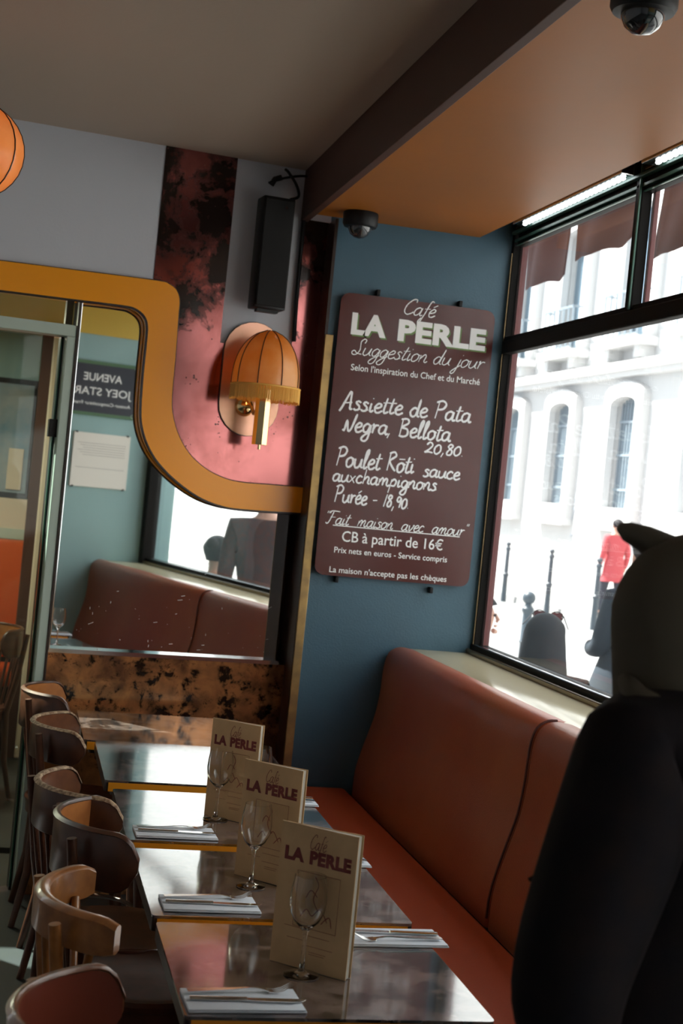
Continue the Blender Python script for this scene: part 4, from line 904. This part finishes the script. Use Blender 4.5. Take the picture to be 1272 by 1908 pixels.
# ---- people
def person(base, rz, label, pose, cloth, low, hair, hairstyle='short', coatlen=.0, H=1.70, extra=None, bag=None, lean=0, arms='down', cape=False):
    k = H/1.7; e = empty('person', base, label, 'person', rz=radians(rz))           # local: faces +x
    sit = pose == 'sit'; hp = .50 if sit else .92*k
    V = lambda x, y, z: Vector((x, y, z))
    th = hp+.02
    sh_z = hp+.50*k; nk = hp+.56*k; hd = hp+.70*k
    J = {'pel': (V(0, 0, hp), (.12, .15)), 'ch': (V(lean*.3, 0, hp+.25*k), (.10, .15)), 'up': (V(lean*.5, 0, hp+.44*k), (.10, .15)), 'nk': (V(lean*.6, 0, nk), .055), 'jaw': (V(lean*.7+.02, 0, nk+.07), .06), 'hd': (V(lean*.7+.015, 0, hd), (.088, .078)), 'crown': (V(lean*.7, 0, hd+.055), (.07, .065))}
    E = [('pel', 'ch'), ('ch', 'up'), ('up', 'nk'), ('nk', 'jaw'), ('jaw', 'hd'), ('hd', 'crown')]
    for s in (-1, 1):
        n = 'L' if s > 0 else 'R'
        J['sh'+n] = (V(lean*.5, .18*s*k, sh_z-.03), .055)
        if arms == 'down': J['el'+n] = (V(lean*.3-.03, .24*s, sh_z-.30*k), .042); J['wr'+n] = (V(.06, .25*s, sh_z-.54*k), .030); J['ha'+n] = (V(.09, .25*s, sh_z-.62*k), .026)
        else: J['el'+n] = (V(.02, .23*s, sh_z-.28*k), .042); J['wr'+n] = (V(.22, .16*s, sh_z-.30*k), .030); J['ha'+n] = (V(.29, .12*s, sh_z-.28*k), .026)
        E += [('up', 'sh'+n), ('sh'+n, 'el'+n), ('el'+n, 'wr'+n), ('wr'+n, 'ha'+n)]
        if sit: J['kn'+n] = (V(.42, .11*s, hp), .062); J['an'+n] = (V(.42, .11*s, .09), .042); J['to'+n] = (V(.54, .12*s, .04), .035)
        else:
            st = .14*s if pose == 'walk' else 0
            J['kn'+n] = (V(st*.6+.03, .10*s, .48*k), .062); J['an'+n] = (V(st*1.4-.0, .10*s, .09), .042); J['to'+n] = (V(st*1.4+.14, .11*s, .04), .035)
        J['hip'+n] = (V(0.02, .09*s, hp-.04), .09); E += [('pel', 'hip'+n), ('hip'+n, 'kn'+n), ('kn'+n, 'an'+n), ('an'+n, 'to'+n)]
    body = skin('body', J, E, 'skin', e, 2, 'pel')
    # face: nose, lips, chin, eyes
    f = MB(); hx = lean*.7+.015
    fx = hx+.082
    f.tube([V(fx-.008, 0, hd+.012), V(fx+.012, 0, hd-.022), V(fx+.002, 0, hd-.036)], [.008, .012, .008], 8)
    f.tube([V(fx-.004, -.02, hd-.058), V(fx+.007, 0, hd-.056), V(fx-.004, .02, hd-.058)], .006, 6); f.tube([V(fx-.012, -.015, hd-.085), V(fx+.002, 0, hd-.088), V(fx-.012, .015, hd-.085)], .014, 6)
    f.build('face_features', 'skin', e, smooth=60)
    g = MB()
    for s in (-1, 1): g.lathe([(.008*sin(pi*q/6)+.0002, -.008*cos(pi*q/6)) for q in range(7)], 8, o=(fx-.009, .03*s, hd+.005)); 
    g.build('eyes', 'dark', e, smooth=60)
    for s in (-1, 1): MB().lathe([(.0, -.03), (.012, -.025), (.016, 0), (.013, .025), (0, .03)], 8, o=(hx-.005, .08*s, hd-.01)).build('ear', 'skin', e, smooth=60)
    # clothes: a second skinned layer
    C = {q: (J[q][0], tuple(r+.016 for r in (J[q][1] if isinstance(J[q][1], tuple) else (J[q][1],)*2))) for q in ('pel', 'ch', 'up', 'shL', 'shR', 'elL', 'elR', 'wrL', 'wrR')}
    for q in ('up', 'shL', 'shR', 'ch'): C[q] = (C[q][0], tuple(r+.012 for r in C[q][1]))
    C['col'] = (J['nk'][0]-V(0, 0, .02), .066)
    CE = [('pel', 'ch'), ('ch', 'up'), ('up', 'col'), ('up', 'shL'), ('up', 'shR'), ('shL', 'elL'), ('shR', 'elR'), ('elL', 'wrL'), ('elR', 'wrR')]
    if cape: MB().tube([(0, 0, sh_z+.04), (0, 0, sh_z-.03), (0, 0, sh_z-.25), (0, 0, hp), (0, 0, hp-coatlen)], [.06, .13, .19, .27, .33], 24, up=Vector((1, 0, 0)), flat=.8).build('coat_skirt', cloth, e, smooth=60)
    elif coatlen: MB().tube([(0, 0, hp+.25), (0, 0, hp+.1), (0, 0, hp-coatlen*.5), (0, 0, hp-coatlen)], [.15, .175, .20, .23], 24, up=Vector((1, 0, 0)), flat=.75).build('coat_skirt', cloth, e, smooth=60)
    skin('coat', C, CE, cloth, e, 2, 'pel')
    D = {q: (J[q][0], tuple(r+.014 for r in (J[q][1] if isinstance(J[q][1], tuple) else (J[q][1],)*2))) for q in ('pel', 'hipL', 'hipR', 'knL', 'knR', 'anL', 'anR')}
    D['wai'] = (V(0, 0, hp+.12), (.12, .14))
    skin('trousers', D, [('wai', 'pel'), ('pel', 'hipL'), ('pel', 'hipR'), ('hipL', 'knL'), ('hipR', 'knR'), ('knL', 'anL'), ('knR', 'anR')], low, e, 2, 'pel')
    for s in (-1, 1):
        a = J['an'+('L' if s > 0 else 'R')][0]; MB().tube([a+V(-.05, 0, -.05), a+V(.04, 0, -.045), a+V(.17, 0, -.06)], [.04, .043, .03], 10, flat=.9).build('shoe', 'dark', e, smooth=60)
    # hair
    hc = V(hx-.018, 0, hd+.022); hm = MB(); n = 20
    low_z = {'short': -.02, 'bun': -.03, 'long': -.40}[hairstyle]
    for i in range(15):
        t = i/14; ph = pi*.5*min(1, t*1.5)
        if t <= .667: r = .108*sin(ph); z = .105*cos(ph)
        else: q = (t-.667)/.333; r = .108+(.055*q if hairstyle == 'long' else -.03*q); z = q*low_z*(1 if hairstyle == 'long' else 2.6)
        for k2 in range(n):
            a = 2*pi*k2/n; fx_ = cos(a); rr = r*(1+.03*sin(7*a+i))
            x = rr*fx_; 
            if z < .03 and fx_ > .15: x = min(x, .02+.5*max(z, 0))
            hm.v.append((hc.x+x, hc.y+rr*.92*sin(a), hc.z+z))
    for i in range(14):
        for k2 in range(n): hm.f.append((i*n+k2, i*n+(k2+1) % n, (i+1)*n+(k2+1) % n, (i+1)*n+k2))
    hm.build('hair', hair, e, smooth=80)
    if hairstyle == 'bun': MB().lathe([(.045*sin(pi*q/8)+.0002, -.04*cos(pi*q/8)) for q in range(9)], 14, o=(hc.x-.10, 0, hc.z+.05)).build('hair_bun', hair, e, smooth=60)
    if bag:
        MB().box(-.36, -.23, -.12, .17, hp+.10, hp+.42, bev=.04, seg=3).build('backpack', bag, e, smooth=50); MB().tube([(-.24, .1, hp+.40), (-.12, .12, sh_z+.0), (0, .1, sh_z+.05), (.13, .1, sh_z-.12)], .012, 8).build('backpack_strap', bag, e, smooth=60)
    e['hd'] = [hc.x, hc.y, hc.z]; del e['hd']; return e, hc
def seat_at(px_, py_, X, rz, z_top=True):
    p = onx(px_, py_, X); return p
TC = []
def tchair(x, y, rz, lab): c = copy_tree(c2); c.location = (x, y, -.10); c.rotation_euler = (0, 0, radians(rz)); tag(c, lab, 'chair', 'terrace chairs outside')
def sitter(pxy, X, rz, label, cloth, hairstyle, chlab, **k):     # pxy: pixel of the head's centre
    p = onx(*pxy, X) if 'mir' not in k else mirhit(*pxy, X=X); k.pop('mir', None)
    H = k.pop('H', 1.7); top = .50+.70*H/1.7; base = Vector((p.x, p.y, min(-.10, p.z-top)) ); base.z = -.10
    e, hc = person(base, rz, label, 'sit', cloth, 'trouser', 'hair', hairstyle, H=H, arms='fwd', **k); dz_ = p.z-(base.z+hc.z)
    e.location = base; tchair(p.x-.02*cos(radians(rz)), p.y-.02*sin(radians(rz)), rz, chlab); return e, hc
e, hc = sitter((1012, 1212), 2.55, 65, 'seated person with long dark hair and sunglasses on the head, outside the window', 'redbrown', 'long', 'terrace chair under the person with sunglasses')
# sunglasses pushed up on the hair
for s in (-1, 1):
    MB().tube([Vector((hc.x+.085, s*(.012+.03*(1-cos(a))), hc.z+.085+.0+.024*sin(a))) for a in [2*pi*k/12 for k in range(13)]], .003, 5, up=Vector((1, 0, 0))).build('glasses_rim', 'dark', e)
    MB().tube([(hc.x+.085, s*.075, hc.z+.09), (hc.x-.03, s*.108, hc.z+.04)], .0028, 6).build('glasses_arm', 'dark', e)
    MB().box(hc.x+.083, hc.x+.085, min(s*.016, s*.068), max(s*.016, s*.068), hc.z+.066, hc.z+.104).build('glasses_lens', 'burg', e)
sitter((893, 1138), 2.62, -15, 'seated person in profile at the window\'s left edge, face turned right', 'navy', 'bun', 'terrace chair under the person in profile')
sitter((1200, 1170), 2.55, 60, 'seated person in a white shirt behind the dark foreground figure, outside', 'whitecloth', 'short', 'terrace chair under the white-shirted person')
p = atd(1214, 1000, 7.6); person(Vector((p.x, p.y, -.10)), 100, 'person in a long navy coat with a teal backpack walking on the near pavement', 'walk', 'navy', 'trouser', 'hair', 'short', coatlen=.45, bag='teal', arms='fwd', cape=True)
p = onx(1150, 985, 10.3); person(Vector((p.x, p.y, 0)), 95, 'person in a red coat walking on the far pavement', 'walk', 'redcoat', 'trouser', 'hair', 'short', coatlen=.28, H=1.68)
sitter((412, 1012), 2.5, -45, 'seated person with dark hair in a bun, seen in the mirror through the window', 'whitecloth', 'bun', 'terrace chair under the person with a bun', mir=1, H=1.92)
p = mirhit(503, 985, X=2.5); person(Vector((p.x, p.y, -.10)), -62, 'standing person in a russet jacket, seen in the mirror through the window', 'stand', 'redbrown', 'trouser', 'hair', 'short', H=1.84)

# ---- the dark figure in the right foreground, facing left, hand in pocket
def foreground():
    D = 2.05; A = lambda x, y, d=D: atd(x, y, d)
    base = A(1215, 1500); base.z = 0
    e = empty('person', base, 'person in a dark coat and olive cap standing in the right foreground, back turned', 'person')
    inv = Matrix.Translation(-base)
    def L(d): return {k: (inv @ v[0], v[1]) for k, v in d.items()}
    bx, by = base.x, base.y
    P = lambda x, y, d=D: A(x, y, d)
    hip = Vector((bx, by, .93))
    J = {'pel': (hip, (.13, .13)), 'wa': (P(1245, 1740), (.12, .12)), 'ch': (P(1290, 1560), (.12, .13)), 'up': (P(1275, 1400), (.11, .12)), 'nk': (P(1285, 1320), .058), 'jaw': (P(1280, 1250), .068), 'hd': (P(1293, 1160), (.088, .078)), 'cr': (P(1293, 1090), (.066, .06))}
    E = [('pel', 'wa'), ('wa', 'ch'), ('ch', 'up'), ('up', 'nk'), ('nk', 'jaw'), ('jaw', 'hd'), ('hd', 'cr')]
    J['shN'] = (P(1200, 1415, D-.14), .060); J['elN'] = (P(1045, 1850, D-.18), .05); J['wrN'] = (P(1080, 2010, D-.12), .032); J['haN'] = (P(1115, 2080, D-.08), .028)
    J['shF'] = (P(1290, 1430, D+.15), .055); J['elF'] = (P(1260, 1800, D+.16), .048); J['wrF'] = (P(1200, 1980, D+.15), .032); J['haF'] = (P(1180, 2050, D+.14), .028)
    for n in 'NF': E += [('up', 'sh'+n), ('sh'+n, 'el'+n), ('el'+n, 'wr'+n), ('wr'+n, 'ha'+n)]
    for n, s in (('N', -1), ('F', 1)):
        J['hip'+n] = (hip+Vector((0, .09*s, -.05)), .095); J['kn'+n] = (hip+Vector((-.03, .10*s, -.46)), .065); J['an'+n] = (Vector((bx, by+.10*s, .09)), .045); J['to'+n] = (Vector((bx-.14, by+.10*s, .04)), .035)
        E += [('pel', 'hip'+n), ('hip'+n, 'kn'+n), ('kn'+n, 'an'+n), ('an'+n, 'to'+n)]
    J = L(J); skin('body', J, E, 'skin', e, 2, 'pel')
    g = lambda k, d: (J[k][0], tuple(r+d for r in (J[k][1] if isinstance(J[k][1], tuple) else (J[k][1],)*2)))
    C = {'pel': g('pel', .04), 'wa': g('wa', .025), 'ch': g('ch', .04), 'up': g('up', .045), 'col': (J['nk'][0]+Vector((0, 0, .035)), (.105, .095)), 'shN': g('shN', .042), 'elN': g('elN', .033), 'wrN': g('wrN', .02), 'shF': g('shF', .042), 'elF': g('elF', .03), 'wrF': g('wrF', .02), 'hem': (J['pel'][0]-Vector((0, 0, .28)), (.15, .16))}
    skin('coat', C, [('pel', 'wa'), ('wa', 'ch'), ('ch', 'up'), ('up', 'col'), ('up', 'shN'), ('shN', 'elN'), ('elN', 'wrN'), ('up', 'shF'), ('shF', 'elF'), ('elF', 'wrF'), ('pel', 'hem')], 'coat', e, 2, 'pel')
    T = {k: g(k, .016) for k in ('pel', 'hipN', 'hipF', 'knN', 'knF', 'anN', 'anF')}
    T['pel'] = (T['pel'][0], (.13, .13)); T['wai'] = (T['pel'][0]+Vector((0, 0, .12)), (.11, .11))
    skin('trousers', T, [('wai', 'pel'), ('pel', 'hipN'), ('pel', 'hipF'), ('hipN', 'knN'), ('hipF', 'knF'), ('knN', 'anN'), ('knF', 'anF')], 'trouser', e, 2, 'pel')
    for s in (-1, 1): MB().tube([(.06, .1*s, .045), (-.05, .1*s, .05), (-.18, .1*s, .035)], [.04, .046, .032], 10).build('shoe', 'dark', e, smooth=60)
    hd = J['hd'][0]
    # cap pulled low over the ears, short peak to the upper left
    m = MB(); n = 28
    for i in range(13):
        t = i/12
        for k in range(n):
            a = 2*pi*k/n; r = .112*sin(pi*.5*min(1, t*1.6)) if t < .63 else .112-.018*(t-.63)/.37; z = .125*cos(pi*.5*min(1, t*1.6)) if t < .63 else -(t-.63)/.37*.15
            m.v.append((hd.x+r*cos(a)*1.05, hd.y+r*.95*sin(a), hd.z+z+.0))
    for i in range(12):
        for k in range(n): m.f.append((i*n+k, i*n+(k+1) % n, (i+1)*n+(k+1) % n, (i+1)*n+k))
    m.build('cap', 'cap', e, smooth=70)
    tip = inv @ P(1152, 981, D+.03); r0 = inv @ P(1262, 1058, D+.02)
    fw = (tip-r0); sd_ = Vector((0, .05, 0))
    MB().tube([inv @ P(1300, 1062, D+.02), inv @ P(1245, 1032, D+.02), inv @ P(1200, 1003, D+.03), inv @ P(1168, 990, D+.03), tip], [.06, .046, .032, .024, .010], 14, flat=.6, up=Vector((0, 0, 1))).build('cap_peak', 'cap', e, smooth=60)
    MB().lathe([(0, -.03), (.014, -.024), (.018, 0), (.014, .025), (0, .03)], 10, o=(hd.x+.01, hd.y-.085, hd.z-.06)).build('ear', 'skin', e, smooth=60)
    fx = hd.x-.083
    MB().tube([(fx+.0, hd.y, hd.z+.0), (fx-.016, hd.y, hd.z-.04), (fx, hd.y, hd.z-.05)], [.008, .012, .007], 8).build('nose', 'skin', e, smooth=60)
    # collar fold, strap and drawstring
    MB().tube([inv @ P(x, y, d) for x, y, d in ((1165, 1268, D-.04), (1185, 1300, D-.11), (1235, 1330, D-.14), (1300, 1335, D-.13))], [.012, .018, .02, .02], 10).build('collar', 'cap', e, smooth=60)
    MB().tube([inv @ P(x, y, d) for x, y, d in ((1262, 1440, D-.175), (1245, 1540, D-.185), (1215, 1640, D-.185), (1180, 1760, D-.19), (1150, 1860, D-.2))], .006, 8).build('bag_strap', 'black', e, smooth=60)
    MB().tube([inv @ P(x, y, d) for x, y, d in ((1030, 1650, D-.05), (1006, 1642, D-.05), (992, 1636, D-.05), (984, 1640, D-.05))], [.008, .006, .004, .003], 8).build('toggle', 'black', e, smooth=60)
    MB().tube([inv @ P(x, y, d) for x, y, d in ((1006, 1640, D-.05), (994, 1652, D-.05), (992, 1664, D-.05), (1002, 1668, D-.05))], [.004, .003, .003, .004], 8).build('toggle', 'black', e, smooth=60)
foreground()
